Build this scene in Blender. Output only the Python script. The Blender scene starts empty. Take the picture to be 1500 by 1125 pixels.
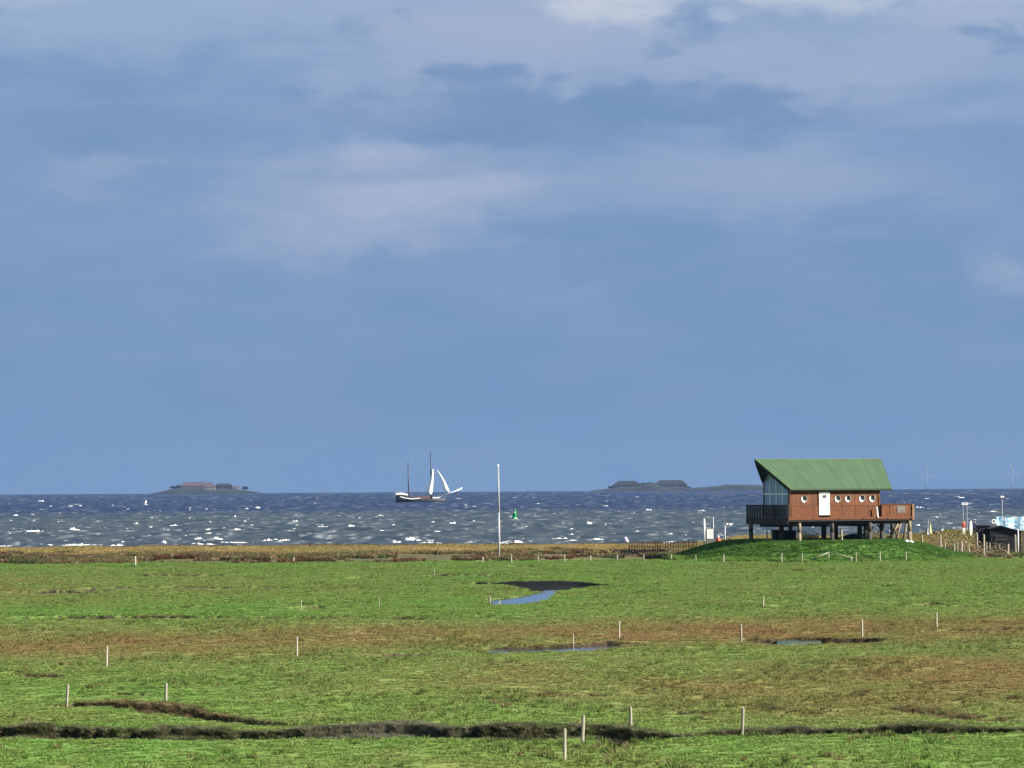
import bpy, bmesh, math, random
import numpy as np
from mathutils import Vector, Matrix

R = math.radians
random.seed(7)
rng = np.random.default_rng(11)
scene = bpy.context.scene
COL = scene.collection

# ------------------------------------------------------------------ camera
H = 7.5                     # eye height on the sea dike, above the salt marsh
F = 5000.0                  # focal length in photograph pixels (1500 wide)
PITCH = math.atan(149.5 / F)
ROLL = math.atan(9.0 / 1500.0)
cp, sp = math.cos(PITCH), math.sin(PITCH)
cr, sr = math.cos(ROLL), math.sin(ROLL)
FWD = np.array([0, cp, sp]); R0 = np.array([1.0, 0, 0]); U0 = np.array([0, -sp, cp])
RIGHT = cr * R0 - sr * U0
UP = sr * R0 + cr * U0
cam_d = bpy.data.cameras.new('camera')
cam_d.sensor_width = 36.0
cam_d.lens = F / 1500.0 * 36.0
cam_d.clip_start = 0.5
cam_d.clip_end = 60000
cam = bpy.data.objects.new('camera', cam_d)
COL.objects.link(cam)
M = Matrix((RIGHT, UP, -FWD)).transposed().to_4x4()
M.translation = (0, 0, H)
cam.matrix_world = M
scene.camera = cam

# ------------------------------------------------------------------ exposure, sky, sun
scene.view_settings.view_transform = 'Standard'
scene.view_settings.look = 'None'
scene.view_settings.gamma = 1.0
scene.view_settings.use_curve_mapping = False
scene.view_settings.exposure = 1.5
EXPO = 2.0 ** scene.view_settings.exposure
scene.render.engine = 'CYCLES'
scene.cycles.use_denoising = True
scene.cycles.max_bounces = 6
scene.cycles.transparent_max_bounces = 12
scene.cycles.volume_bounces = 0

SUN_AZ = R(75)              # to the right of straight behind the camera
SUN_EL = R(29)
sun_vec = Vector((math.sin(SUN_AZ) * math.cos(SUN_EL), -math.cos(SUN_AZ) * math.cos(SUN_EL), math.sin(SUN_EL)))
sd = bpy.data.lights.new('sun', 'SUN')
sd.energy = 5.0
sd.angle = R(0.5)
sd.color = (1.0, 0.93, 0.82)
sun = bpy.data.objects.new('sun', sd)
sun.rotation_euler = (-sun_vec).to_track_quat('-Z', 'Y').to_euler()
sun.location = (200, -100, 150)
COL.objects.link(sun)

world = bpy.data.worlds.new('World')
scene.world = world
world.use_nodes = True


class NT:
    """tiny node-tree writer"""
    def __init__(self, tree):
        self.t = tree; self.n = tree.nodes; self.l = tree.links
        self.n.clear()

    def node(self, typ, **kw):
        nd = self.n.new(typ)
        for k, v in kw.items():
            setattr(nd, k, v)
        return nd

    def set(self, sock, v):
        if hasattr(v, 'is_output'):
            self.l.new(v, sock)
        else:
            sock.default_value = v

    def math(self, op, a, b=0.0, c=0.0, clamp=False):
        nd = self.node('ShaderNodeMath', operation=op, use_clamp=clamp)
        self.set(nd.inputs[0], a); self.set(nd.inputs[1], b); self.set(nd.inputs[2], c)
        return nd.outputs[0]

    def vmath(self, op, a, b):
        nd = self.node('ShaderNodeVectorMath', operation=op)
        self.set(nd.inputs[0], a); self.set(nd.inputs[1], b)
        return nd.outputs[0]

    def noise(self, vec, scale=1.0, detail=4.0, rough=0.5, dist=0.0, out=0):
        nd = self.node('ShaderNodeTexNoise')
        self.set(nd.inputs['Vector'], vec)
        nd.inputs['Scale'].default_value = scale; nd.inputs['Detail'].default_value = detail
        nd.inputs['Roughness'].default_value = rough; nd.inputs['Distortion'].default_value = dist
        return nd.outputs[out]

    def ramp(self, fac, stops, interp='LINEAR'):
        nd = self.node('ShaderNodeValToRGB')
        cr_ = nd.color_ramp; cr_.interpolation = interp
        while len(cr_.elements) > 1:
            cr_.elements.remove(cr_.elements[0])
        cr_.elements[0].position = stops[0][0]; cr_.elements[0].color = (*stops[0][1], 1)
        for p, c in stops[1:]:
            e = cr_.elements.new(p); e.color = (*c, 1)
        self.set(nd.inputs[0], fac)
        return nd.outputs[0]

    def mix(self, fac, a, b, blend='MIX'):
        nd = self.node('ShaderNodeMix', data_type='RGBA', blend_type=blend)
        self.set(nd.inputs[0], fac)
        self.set(nd.inputs[6], a if hasattr(a, 'is_output') else (*a[:3], 1))
        self.set(nd.inputs[7], b if hasattr(b, 'is_output') else (*b[:3], 1))
        return nd.outputs[2]

    def maprange(self, v, a, b, c=0.0, d=1.0, smooth=True):
        nd = self.node('ShaderNodeMapRange', interpolation_type='SMOOTHSTEP' if smooth else 'LINEAR')
        self.set(nd.inputs[0], v)
        for i, x in enumerate((a, b, c, d)):
            nd.inputs[i + 1].default_value = x
        return nd.outputs[0]


def lin(r, g, b):
    f = lambda v: (v / 255 / 12.92) if v <= 10 else (((v / 255) + 0.055) / 1.055) ** 2.4
    return (f(r), f(g), f(b))


def sky(r, g, b):
    return tuple(c * k / EXPO for c, k in zip(lin(r, g, b), (0.84, 0.935, 0.915)))


w = NT(world.node_tree)
tc = w.node('ShaderNodeTexCoord')
sep = w.node('ShaderNodeSeparateXYZ'); w.l.new(tc.outputs['Generated'], sep.inputs[0])
X_, Y_, Z_ = sep.outputs
nis = w.node('ShaderNodeTexSky', sky_type='NISHITA')
nis.sun_disc = False; nis.sun_elevation = SUN_EL
nis.sun_rotation = math.atan2(sun_vec.x, sun_vec.y)
nis.air_density = 1.2; nis.dust_density = 1.5
nisb = w.mix(1.0, nis.outputs[0], (0.1, 0.1, 0.1), 'MULTIPLY')
va = w.vmath('MULTIPLY', tc.outputs['Generated'], (1, 1, 2.3))
va = w.vmath('ADD', va, (3.13, 0.47, 0.9))
n_big = w.noise(va, 7.0, 3, 0.5, 0.3)
n_mid = w.noise(va, 22.0, 7, 0.55, 0.25)
n_fin = w.noise(va, 60.0, 6, 0.55, 0.3)
n_wx = w.noise(w.vmath('ADD', va, (7.7, 1.3, 0)), 26.0, 6, 0.55, 0.2)
XW = w.math('ADD', X_, w.math('ADD', w.math('MULTIPLY', w.math('SUBTRACT', n_wx, 0.5), 0.075), w.math('MULTIPLY', w.math('SUBTRACT', n_fin, 0.5), 0.020)))
ZW = w.math('ADD', Z_, w.math('ADD', w.math('MULTIPLY', w.math('SUBTRACT', n_mid, 0.5), 0.036), w.math('MULTIPLY', w.math('SUBTRACT', n_fin, 0.5), 0.014)))
deck = w.ramp(w.math('MULTIPLY', ZW, 5.0), [
    (0.00, sky(121, 155, 203)), (0.12, sky(119, 152, 200)), (0.30, sky(121, 150, 198)), (0.45, sky(126, 153, 200)),
    (0.58, sky(133, 158, 202)), (0.70, sky(150, 172, 208)), (0.85, sky(176, 192, 216)), (1.0, sky(190, 203, 222))])


def cloud(px, py, rx, ry, amt, col, edge=0.0):
    """one cloud bank in the sky, given by its direction and size, its outline torn by the noise"""
    global deck
    cx, cz = (px - 750) / F, (712 - py) / F
    qx = w.math('DIVIDE', w.math('SUBTRACT', XW, cx), rx / F)
    qz = w.math('DIVIDE', w.math('SUBTRACT', ZW, cz), ry / F)
    r_ = w.math('SQRT', w.math('ADD', w.math('MULTIPLY', qx, qx), w.math('MULTIPLY', qz, qz)))
    k_ = w.math('MULTIPLY', w.maprange(r_, 1.0, edge), amt)
    k_ = w.math('MULTIPLY', k_, w.maprange(Y_, 0.0, 0.3))
    deck = w.mix(k_, deck, col)


cl = lambda r, g, b: tuple(c / EXPO for c in lin(r, g, b))
LIGHT = cl(170, 182, 208); WHITE = cl(206, 211, 222); BLUE = sky(113, 142, 191); GREY = cl(156, 172, 203)
cloud(720, 60, 440, 160, 0.85, GREY, 0.1)
cloud(330, 30, 330, 70, 0.5, GREY, 0.0)
cloud(1180, 95, 560, 120, 0.75, GREY, 0.1)
cloud(190, 190, 330, 170, 0.55, BLUE, 0.0)
cloud(60, 15, 190, 80, 0.6, LIGHT, 0.0)
cloud(600, 280, 370, 95, 0.9, LIGHT, 0.0)
cloud(470, 330, 260, 60, 0.5, GREY, 0.0)
cloud(1060, 270, 460, 85, 0.5, GREY, 0.0)
cloud(640, 165, 270, 68, 0.9, BLUE, 0.35)
cloud(700, 150, 90, 70, 0.7, BLUE, 0.6)
cloud(1060, 175, 420, 50, 0.75, BLUE, 0.35)
cloud(565, 55, 60, 40, 0.6, BLUE, 0.0)
cloud(800, 128, 60, 50, 0.75, BLUE, 0.1)
cloud(885, 5, 170, 60, 0.9, WHITE, 0.1)
cloud(1230, -10, 420, 55, 0.8, WHITE, 0.0)
cloud(1430, 40, 170, 70, 0.6, LIGHT, 0.1)
cloud(1005, 45, 75, 38, 0.65, BLUE, 0.2)
cloud(1462, 80, 55, 26, 0.6, BLUE, 0.2)
cloud(1490, 400, 100, 60, 0.4, LIGHT, 0.0)
cloud(140, 255, 130, 40, 0.35, GREY, 0.0)
n_str = w.noise(w.vmath('MULTIPLY', w.vmath('ADD', va, w.vmath('MULTIPLY', va, (0, 0, 0))), (1, 1, 2.4)), 11.0, 6, 0.55, 0.5)
deck = w.mix(w.math('MULTIPLY', w.math('MULTIPLY', w.maprange(n_str, 0.45, 0.72), w.maprange(Z_, 0.02, 0.09)), 0.28), deck, LIGHT)
deck = w.mix(w.math('MULTIPLY', w.maprange(n_str, 0.5, 0.28), 0.35), deck, sky(112, 143, 192))
soft = w.maprange(n_mid, 0.35, 0.72)
deck = w.mix(w.math('MULTIPLY', soft, 0.18), deck, cl(146, 166, 203))
cover = w.maprange(Z_, 0.15, 0.8, 0.97, 0.5)
cover = w.math('MULTIPLY', cover, w.maprange(n_big, 0.1, 0.4, 0.75, 1.0))
skyc = w.mix(cover, nisb, deck)
bg = w.node('ShaderNodeBackground'); w.l.new(skyc, bg.inputs[0]); bg.inputs[1].default_value = 1.0
wo = w.node('ShaderNodeOutputWorld'); w.l.new(bg.outputs[0], wo.inputs[0])


# ------------------------------------------------------------------ projection helpers (pixel of the photograph <-> place)
def proj(x, y, z):
    px = x * RIGHT[0] + y * RIGHT[1] + (z - H) * RIGHT[2]
    py = x * UP[0] + y * UP[1] + (z - H) * UP[2]
    pz = x * FWD[0] + y * FWD[1] + (z - H) * FWD[2]
    return 750 + F * px / pz, 562.5 - F * py / pz


def ray(px, py):
    d = FWD + (px - 750) / F * RIGHT + (562.5 - py) / F * UP
    return d / d[1]


def at(px, py, d):
    r = ray(px, py)
    return Vector((r[0] * d, d, H + r[2] * d))


# ------------------------------------------------------------------ numpy noise
def vnoise(x, y, seed=0):
    xi = np.floor(x); yi = np.floor(y)
    fx = x - xi; fy = y - yi
    fx = fx * fx * (3 - 2 * fx); fy = fy * fy * (3 - 2 * fy)
    xi = xi.astype(np.int64); yi = yi.astype(np.int64)

    def h(a, b):
        n = (a * 374761393 + b * 668265263 + seed * 974634777) & 0xFFFFFFFF
        n = ((n ^ (n >> 13)) * 1274126177) & 0xFFFFFFFF
        n = n ^ (n >> 16)
        return (n & 0xFFFFFF) / float(0xFFFFFF)
    return (h(xi, yi) * (1 - fx) + h(xi + 1, yi) * fx) * (1 - fy) + (h(xi, yi + 1) * (1 - fx) + h(xi + 1, yi + 1) * fx) * fy


def fbm(x, y, oct=4, seed=0, gain=0.5):
    s = 0; a = 1; t = 0
    for i in range(oct):
        s = s + a * vnoise(x * 2 ** i, y * 2 ** i, seed + i * 17); t += a; a *= gain
    return s / t


def sstep(a, b, x):
    t = np.clip((x - a) / (b - a), 0, 1)
    return t * t * (3 - 2 * t)


# ------------------------------------------------------------------ terrain of the salt marsh
MX = at(1195, 800, 346).x; MY = 346.0          # the mound under the house
SHORE = 452.0

# ditches: photo columns, near edge, far edge, depth, how the near side falls, floor dark?
DITCH = [
    # main ditch across the foreground
    ([-900, 0, 100, 200, 300, 400, 470, 550, 600, 680, 760, 800, 850, 900, 930, 1000, 1050, 1090, 1180, 1220, 1300, 1400, 1500, 2400],
     [1080, 1081, 1082, 1082, 1083, 1083, 1083, 1084, 1084, 1085, 1088, 1086, 1083, 1096, 1092, 1083, 1081, 1080, 1079, 1076, 1076, 1075, 1074, 1070],
     [1066, 1066, 1068, 1069, 1069, 1070, 1067, 1063, 1063, 1070, 1071, 1070, 1068, 1067, 1073, 1079, 1075, 1073, 1070, 1070, 1067, 1067, 1068, 1064],
     0.75, 1.0),
    # eroded scar on the left
    ([60, 110, 150, 180, 210, 280, 330, 400, 450], [1034, 1033, 1033.5, 1040, 1044, 1050, 1056, 1061, 1060],
     [1033, 1026, 1027, 1030, 1031, 1038, 1046, 1055, 1059], 0.30, 0.55),
    # second ditch, centre
    ([530, 560, 600, 640], [963, 964, 963, 959], [960, 957, 956, 957], 0.25, 0.8),
    ([700, 712, 760, 800, 850, 890, 915, 960], [955, 956, 955, 954, 952, 949, 946, 941], [953, 946.5, 946.5, 945.5, 942.5, 940.5, 941, 940], 0.35, 1.6),
    # second ditch, right
    ([1060, 1090, 1130, 1150, 1200, 1240, 1270, 1310], [940, 941, 943, 944, 943, 943, 942, 938], [939.5, 936, 934.5, 934, 934, 934.5, 935.5, 937], 0.35, 1.4),
    ([1310, 1350, 1400, 1450, 1500, 2000], [942, 943, 943, 943, 943, 941], [941.5, 940, 938.5, 939.5, 940, 938], 0.25, 0.9),
    ([1330, 1360, 1420, 1470, 1500, 1900], [926, 926, 925, 924, 922, 920], [925.5, 923.5, 922, 919, 920, 918], 0.22, 0.8),
    # track scar at the right edge
    ([1300, 1340, 1380, 1420, 1460, 1500, 1800], [1040, 1046, 1052, 1056, 1058, 1060, 1066], [1038, 1042, 1047, 1051, 1053, 1055, 1060], 0.10, 0.3),
    # black lens of the pond
    ([660, 690, 740, 765, 780, 820, 850, 885, 905], [855, 856, 857, 862, 866, 865.5, 862, 858, 857], [854, 854, 852.5, 851, 850.5, 850, 851, 855, 856], 0.34, 1.6),
    # short dark rills
    ([0, 40, 120, 170], [868, 869, 869, 868], [867, 866.5, 866, 867], 0.2, 1.0),
    ([110, 180, 300, 330, 440], [862, 862.5, 861.5, 862, 861], [861, 860.3, 859.8, 860.5, 860], 0.18, 1.0),
    ([180, 260, 300, 350], [843.5, 844.5, 845.5, 844.5], [842.6, 842.5, 842.8, 843.5], 0.2, 1.0),
    ([0, 90, 260, 330, 430, 600, 640], [906.5, 907.5, 907.5, 906.8, 907, 907.5, 906], [905.5, 905, 904.8, 905, 905, 905, 905.5], 0.2, 1.0),
    ([410, 440, 470, 490], [893, 893.5, 893, 892], [891.5, 889, 888, 890], 0.25, 0.6),
    ([616, 640, 715, 730], [843.5, 844, 843.8, 843], [842.6, 842, 842, 842.3], 0.2, 1.0),
    ([1145, 1165, 1190, 1215], [836, 836.5, 836, 835.5], [835, 834.5, 834.6, 835], 0.2, 1.0),
    ([1335, 1360, 1395], [888, 888, 887], [886.5, 885, 886], 0.2, 0.8),
    ([500, 530, 560], [848.5, 849, 848], [847.4, 847, 847.3], 0.2, 1.0),
    # hollow behind the fence left of the mound, standing in for the house's shadow
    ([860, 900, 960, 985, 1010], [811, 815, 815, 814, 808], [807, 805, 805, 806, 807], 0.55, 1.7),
]
for _i, _d in enumerate(DITCH):
    if _i >= 9 and _d[1][1] - _d[2][1] < 3.2:
        DITCH[_i] = (_d[0], [v + 0.5 for v in _d[1]], [v - 0.9 for v in _d[2]], 0.34, 1.2)
_rr = random.Random(77)
for _k in range(34):
    _y = _rr.choice((_rr.uniform(828, 900), _rr.uniform(828, 900), _rr.uniform(985, 1052)))
    _x = _rr.uniform(-60, 1500); _l = _rr.uniform(25, 90); _t = 1.1 if _y < 950 else 1.7
    if 640 < _x + _l and _x < 920 and 840 < _y < 892:
        continue
    DITCH.append(([_x, _x + _l * .3, _x + _l * .7, _x + _l], [_y + .4, _y + _t, _y + _t * .8, _y + .3], [_y - .3, _y - _t, _y - _t * .9, _y - .2], 0.26, 1.0))
WATER = [
    ([712, 718, 760, 790, 808, 818], [882.5, 884, 883.5, 880.5, 875, 868], [881.5, 877.5, 874.5, 868, 865.5, 866], 0.13, -0.07),
]
BGRID_Y = [822, 835, 850, 870, 885, 900, 910, 925, 940, 955, 975, 1000, 1030, 1055, 1090, 1125, 1300]
BGRID_X = [0, 250, 500, 750, 1000, 1250, 1500]
BGRID = np.array([
    [.15, .15, .15, .15, .15, .15, .15], [.3, .25, .2, .2, .25, .25, .2], [.45, .4, .25, .15, .2, .25, .2],
    [.5, .45, .35, .25, .25, .25, .25], [.3, .2, .1, .1, .3, .3, .25], [.05, .05, .1, .1, .3, .5, .55],
    [.3, .4, .5, .55, .7, .8, .85], [.6, .7, .85, .9, .9, .9, .8], [.78, .8, .8, .75, .65, .65, .5],
    [.85, .8, .55, .35, .35, .5, .6], [.4, .4, .3, .5, .6, .72, .78], [.15, .25, .4, .62, .78, .72, .72],
    [.25, .3, .3, .35, .5, .68, .72], [.4, .35, .3, .35, .4, .5, .45], [.12, .1, .15, .25, .15, .2, .2],
    [.2, .25, .3, .38, .25, .25, .3], [.2, .25, .3, .3, .25, .25, .3]])


def bgrid(px, py):
    px = np.clip(px, 0, 1499.9); py = np.clip(py, 822, 1299)
    iy = np.clip(np.searchsorted(BGRID_Y, py, side='right') - 1, 0, len(BGRID_Y) - 2)
    ya = np.array(BGRID_Y, float)
    fy = (py - ya[iy]) / (ya[iy + 1] - ya[iy])
    ix = np.clip((px / 250).astype(int), 0, 5); fx = px / 250 - ix
    return (BGRID[iy, ix] * (1 - fx) + BGRID[iy, ix + 1] * fx) * (1 - fy) + (BGRID[iy + 1, ix] * (1 - fx) + BGRID[iy + 1, ix + 1] * fx) * fy


def ground(x, y, want_color=False):
    """height (and colour, grass amount) of the land at world x, y"""
    x = np.asarray(x, float); y = np.asarray(y, float)
    d = np.maximum(y, 2.0)
    px, py = proj(x, np.maximum(d, 60.0), 0 * x)
    wig = (fbm(x / 1.1, y / 2.2, 3, 5) - 0.5)
    wob = (fbm(x / 6.0, y / 6.0, 2, 9) - 0.5)
    fine = (fbm(x / 0.28, y / 3.0, 2, 6) - 0.5)
    relief = 0.20 * (fbm(x / 9, y / 12, 3, 21) - 0.5) + 0.07 * (fbm(x / 1.3, y / 1.6, 3, 22) - 0.5) * sstep(60, 90, d)
    hum = fbm(x / 3.1, y / 4.0, 2, 23)
    relief = relief + 0.045 * sstep(0.55, 0.8, hum)
    mud = np.zeros_like(x); zc = np.zeros_like(x); bank = np.zeros_like(x)
    ppx = F / d                                  # photo pixels per metre here
    for (cx, yn, yf, dep, near) in DITCH:
        n_ = np.interp(px, cx, yn); f_ = np.interp(px, cx, yf)
        inside = (px > cx[0]) & (px < cx[-1])
        amp = np.minimum((n_ - f_) * 0.22, 3.0) * (0.35 if near > 1.5 else 1.0)
        n2 = n_ + wob * amp * 0.9; f2 = f_ + (wig + 0.6 * fine) * amp * 1.6 + wob * amp
        wid = np.maximum(n2 - f2, 0.4)
        t = (n2 - py) / wid
        prof = np.clip(t / (0.14 / near), 0, 1) * np.clip((1 - t) / 0.10, 0, 1)
        prof = np.where(inside & (t > 0) & (t < 1), prof, 0)
        ends = np.clip(np.minimum(px - cx[0], cx[-1] - px) / min(25.0, (cx[-1] - cx[0]) * .3), 0, 1)
        prof = prof * ends
        zc = np.minimum(zc, -dep * prof)
        mud = np.maximum(mud, np.clip(np.clip((1.06 - t) / 0.05, 0, 1) * np.clip((t - 0.01) / (0.10 / near), 0, 1) * inside * ends, 0, 1) * min(1.0, 0.5 + dep * 1.6))
        bank = np.maximum(bank, np.where(inside, np.exp(-((t - 0.97) * wid / np.maximum(ppx * 0.055, 0.6)) ** 2) * ends * min(1, dep * 1.5), 0))
    for (cx, yn, yf, dep, lev) in WATER:
        n_ = np.interp(px, cx, yn); f_ = np.interp(px, cx, yf)
        t = (n_ - py) / np.maximum(n_ - f_, 0.3)
        wp_ = np.clip((t + 0.25) / 0.2, 0, 1) * np.clip((1.25 - t) / 0.2, 0, 1) * ((px > cx[0]) & (px < cx[-1]))
        zc = np.minimum(zc, -dep * wp_); mud = np.maximum(mud, np.clip(wp_ * 2 - 0.6, 0, 1))
        relief = relief * (1 - wp_)
    relief = relief * (1 - np.clip(-zc * 2.5, 0, 1))
    z = zc + relief
    # mound under the house, dune on the right
    r = np.sqrt(((x - MX) / 17.0) ** 2 + ((y - MY) / 17.5) ** 2) + wob * 0.05
    mound = 1 - sstep(0.48, 1.0, r)
    z = z * (1 - 0.8 * mound) + 1.86 * mound
    dx0 = at(1372, 780, 400).x
    dune = sstep(dx0 - 6, dx0 + 5, x) * sstep(384, 402, y) * (1 - sstep(412, 440, y))
    z = z + (1.75 + 0.5 * wob) * dune
    # the ground rises a little to the beach on the right
    bx_ = at(1050, 785, 420).x
    z = z + (1.05 + 0.5 * wob) * sstep(bx_ - 4, bx_ + 4, x) * sstep(372, 408, y) * (1 - sstep(414, 440, y)) * (1 - dune)
    # fall to the shore, then under the sea; the dike behind
    z = z - 1.15 * sstep(432, 470, y + 10 * wob) - 3.0 * sstep(465, 560, y)
    z = np.where(y < 24, np.maximum(z, 5.8 * (1 - np.clip((y - 3) / 20, 0, 1))), z)
    if not want_color:
        return z
    # ---- colours: what grows there
    b = bgrid(px, py) + 0.42 * (fbm(x / 6, y / 14, 3, 31) - 0.5) + 0.28 * (fbm(x / 1.1, y / 4, 3, 32) - 0.5)
    b = np.clip(b, 0, 1)[..., None]
    c0 = np.array([0.113, 0.202, 0.040]); c5 = np.array([0.150, 0.180, 0.050]); c1 = np.array([0.195, 0.115, 0.050])
    col = np.where(b < 0.5, c0 + (c5 - c0) * b * 2, c5 + (c1 - c5) * (b * 2 - 1))
    dry = sstep(0.60, 0.78, fbm(x / 0.9, y / 2.5, 3, 37))[..., None] * 0.25
    col = col * (1 - dry) + np.array([0.20, 0.175, 0.07]) * dry
    # seaward band: red-brown purslane, straw-coloured couch grass, mud
    e = 342 + 10 * (fbm(x / 14, y / 40, 2, 41) - 0.5)
    red = (sstep(e, e + 3, y) * (1 - mound))[..., None]
    rc = np.array([0.090, 0.080, 0.036]) + (fbm(x / 3, y / 9, 3, 42)[..., None] - 0.5) * np.array([0.11, 0.07, 0.03])
    col = col * (1 - red) + np.clip(rc, 0.02, 1) * red
    st = sstep(372, 392, y + 16 * wob)[..., None]
    sc_ = np.array([0.245, 0.190, 0.075]) + (fbm(x / 7, y / 22, 3, 43)[..., None] - 0.5) * np.array([0.16, 0.09, 0.05])
    col = col * (1 - st) + np.clip(sc_, 0.03, 1) * st
    md = sstep(424, 434, y + 8 * wob)[..., None]
    col = col * (1 - md) + np.array([0.085, 0.062, 0.048]) * md
    dn = dune[..., None]
    col = col * (1 - dn) + (np.array([0.15, 0.135, 0.045]) + (fbm(x / 2, y / 5, 3, 44)[..., None] - 0.5) * np.array([0.12, 0.07, 0.03])) * dn
    mo = sstep(0.02, 0.12, mound)[..., None]
    mc = np.array([0.068, 0.142, 0.026]) * (0.75 + 0.5 * fbm(x / 1.5, y / 3, 3, 45)[..., None])
    col = col * (1 - mo) + mc * mo
    m_ = mud[..., None]
    mudc = np.where((py > 1061)[..., None], np.array([0.012, 0.011, 0.008]), np.array([0.042, 0.030, 0.019])) + (wig[..., None]) * np.array([0.02, 0.016, 0.010])  # foreground ditch gets a darker mud with its shade painted in
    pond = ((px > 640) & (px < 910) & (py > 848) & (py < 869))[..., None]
    pond = pond | ((px > 858) & (px < 1012) & (py > 803) & (py < 817))[..., None]  # house shadow left of the mound, painted black like the pond mud
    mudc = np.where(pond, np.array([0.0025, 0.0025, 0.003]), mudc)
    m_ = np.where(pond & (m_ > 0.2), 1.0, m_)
    colg = col * (1 - m_) + np.clip(mudc, 0.004, 1) * m_
    return z, colg, col, mud, bank, mound, dune


def grid_mesh(name, X, Y, Z, attrs=None):
    nr, nc = X.shape
    me = bpy.data.meshes.new(name)
    n = nr * nc
    me.vertices.add(n)
    co = np.stack([X.ravel(), Y.ravel(), Z.ravel()], 1).astype(np.float32)
    me.vertices.foreach_set('co', co.ravel())
    idx = np.arange(n).reshape(nr, nc)
    q = np.stack([idx[:-1, :-1], idx[:-1, 1:], idx[1:, 1:], idx[1:, :-1]], -1).reshape(-1, 4)
    me.loops.add(q.size)
    me.loops.foreach_set('vertex_index', q.ravel().astype(np.int32))
    me.polygons.add(len(q))
    me.polygons.foreach_set('loop_start', (np.arange(len(q)) * 4).astype(np.int32))
    me.polygons.foreach_set('use_smooth', np.ones(len(q), bool))
    for k, v in (attrs or {}).items():
        if v.ndim == 3:
            a = me.attributes.new(k, 'FLOAT_COLOR', 'POINT')
            c4 = np.concatenate([v.reshape(-1, 3), np.ones((n, 1))], 1)
            a.data.foreach_set('color', c4.ravel().astype(np.float32))
        else:
            a = me.attributes.new(k, 'FLOAT', 'POINT')
            a.data.foreach_set('value', v.ravel().astype(np.float32))
    me.update(calc_edges=True)
    me.validate()
    return me


def tag(o, label=None, cat=None, group=None, kind=None):
    if label: o['label'] = label
    if cat: o['category'] = cat
    if group: o['group'] = group
    if kind: o['kind'] = kind
    return o


def link(name, data, parent=None):
    o = bpy.data.objects.new(name, data)
    COL.objects.link(o)
    if parent is not None:
        o.parent = parent
    return o


# ------------------------------------------------------------------ materials
MATS = {}


def principled(name):
    m = bpy.data.materials.new(name); m.use_nodes = True
    nt = NT(m.node_tree)
    bs = nt.node('ShaderNodeBsdfPrincipled')
    out = nt.node('ShaderNodeOutputMaterial')
    nt.l.new(bs.outputs[0], out.inputs[0])
    return m, nt, bs, out


def mat(name, color, rough=0.7, var=0.25, scale=6.0, stretch=(1, 1, 1), spec=0.3, metal=0.0, bump=0.0):
    """weathered plain surface: colour with stretched noise wear"""
    if name in MATS:
        return MATS[name]
    m, nt, bs, out = principled(name)
    t = nt.node('ShaderNodeTexCoord')
    v = nt.vmath('MULTIPLY', t.outputs['Object'], stretch)
    n = nt.noise(v, scale, 5, 0.6)
    f = nt.maprange(n, 0.25, 0.75)
    dark = tuple(c * (1 - var) for c in color); lite = tuple(min(1, c * (1 + var * 0.6)) for c in color)
    nt.l.new(nt.mix(f, dark, lite), bs.inputs['Base Color'])
    bs.inputs['Roughness'].default_value = rough
    bs.inputs['Specular IOR Level'].default_value = spec
    bs.inputs['Metallic'].default_value = metal
    if bump:
        b = nt.node('ShaderNodeBump'); b.inputs['Strength'].default_value = bump; b.inputs['Distance'].default_value = 0.02
        nt.l.new(n, b.inputs['Height']); nt.l.new(b.outputs[0], bs.inputs['Normal'])
    MATS[name] = m
    return m


def attr_mat(name, attr, typ, rough=0.9, spec=0.1, translucent=0.0, fine=0.0):
    m, nt, bs, out = principled(name)
    a = nt.node('ShaderNodeAttribute', attribute_name=attr, attribute_type=typ)
    c = a.outputs['Color']
    if fine:
        g = nt.node('ShaderNodeNewGeometry')
        n = nt.noise(g.outputs['Position'], 5.0, 5, 0.65)
        k = nt.maprange(n, 0.25, 0.75, 1 - fine, 1 + fine, smooth=False)
        hs = nt.node('ShaderNodeHueSaturation'); nt.l.new(c, hs.inputs['Color']); nt.l.new(k, hs.inputs['Value'])
        c = hs.outputs[0]
    nt.l.new(c, bs.inputs['Base Color'])
    bs.inputs['Roughness'].default_value = rough
    bs.inputs['Specular IOR Level'].default_value = spec
    if translucent:
        tr = nt.node('ShaderNodeBsdfTranslucent'); nt.l.new(c, tr.inputs[0])
        mx = nt.node('ShaderNodeMixShader'); mx.inputs[0].default_value = translucent
        nt.l.new(bs.outputs[0], mx.inputs[1]); nt.l.new(tr.outputs[0], mx.inputs[2]); nt.l.new(mx.outputs[0], out.inputs[0])
    return m


M_ground = attr_mat('marsh_ground', 'col', 'GEOMETRY', 0.95, 0.08, 0.0, 0.22)
M_grass = attr_mat('grass_blades', 'col', 'INSTANCER', 0.8, 0.12, 0.35)

# ------------------------------------------------------------------ ground sheet
tcol = np.concatenate([-np.geomspace(6, 0.21, 22), np.linspace(-0.2, 0.2, 660), np.geomspace(0.21, 6, 22)])
drow = np.concatenate([np.linspace(2, 70, 40), np.geomspace(71, 345, 560), np.linspace(346, 475, 150), np.linspace(480, 560, 10)])
T, D = np.meshgrid(tcol, drow)
GX = T * np.maximum(D, 20); GY = D
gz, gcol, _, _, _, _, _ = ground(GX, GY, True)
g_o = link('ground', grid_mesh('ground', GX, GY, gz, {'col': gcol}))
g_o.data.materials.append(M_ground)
tag(g_o, 'flat green and brown salt marsh cut by ditches', 'ground', kind='structure')


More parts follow.
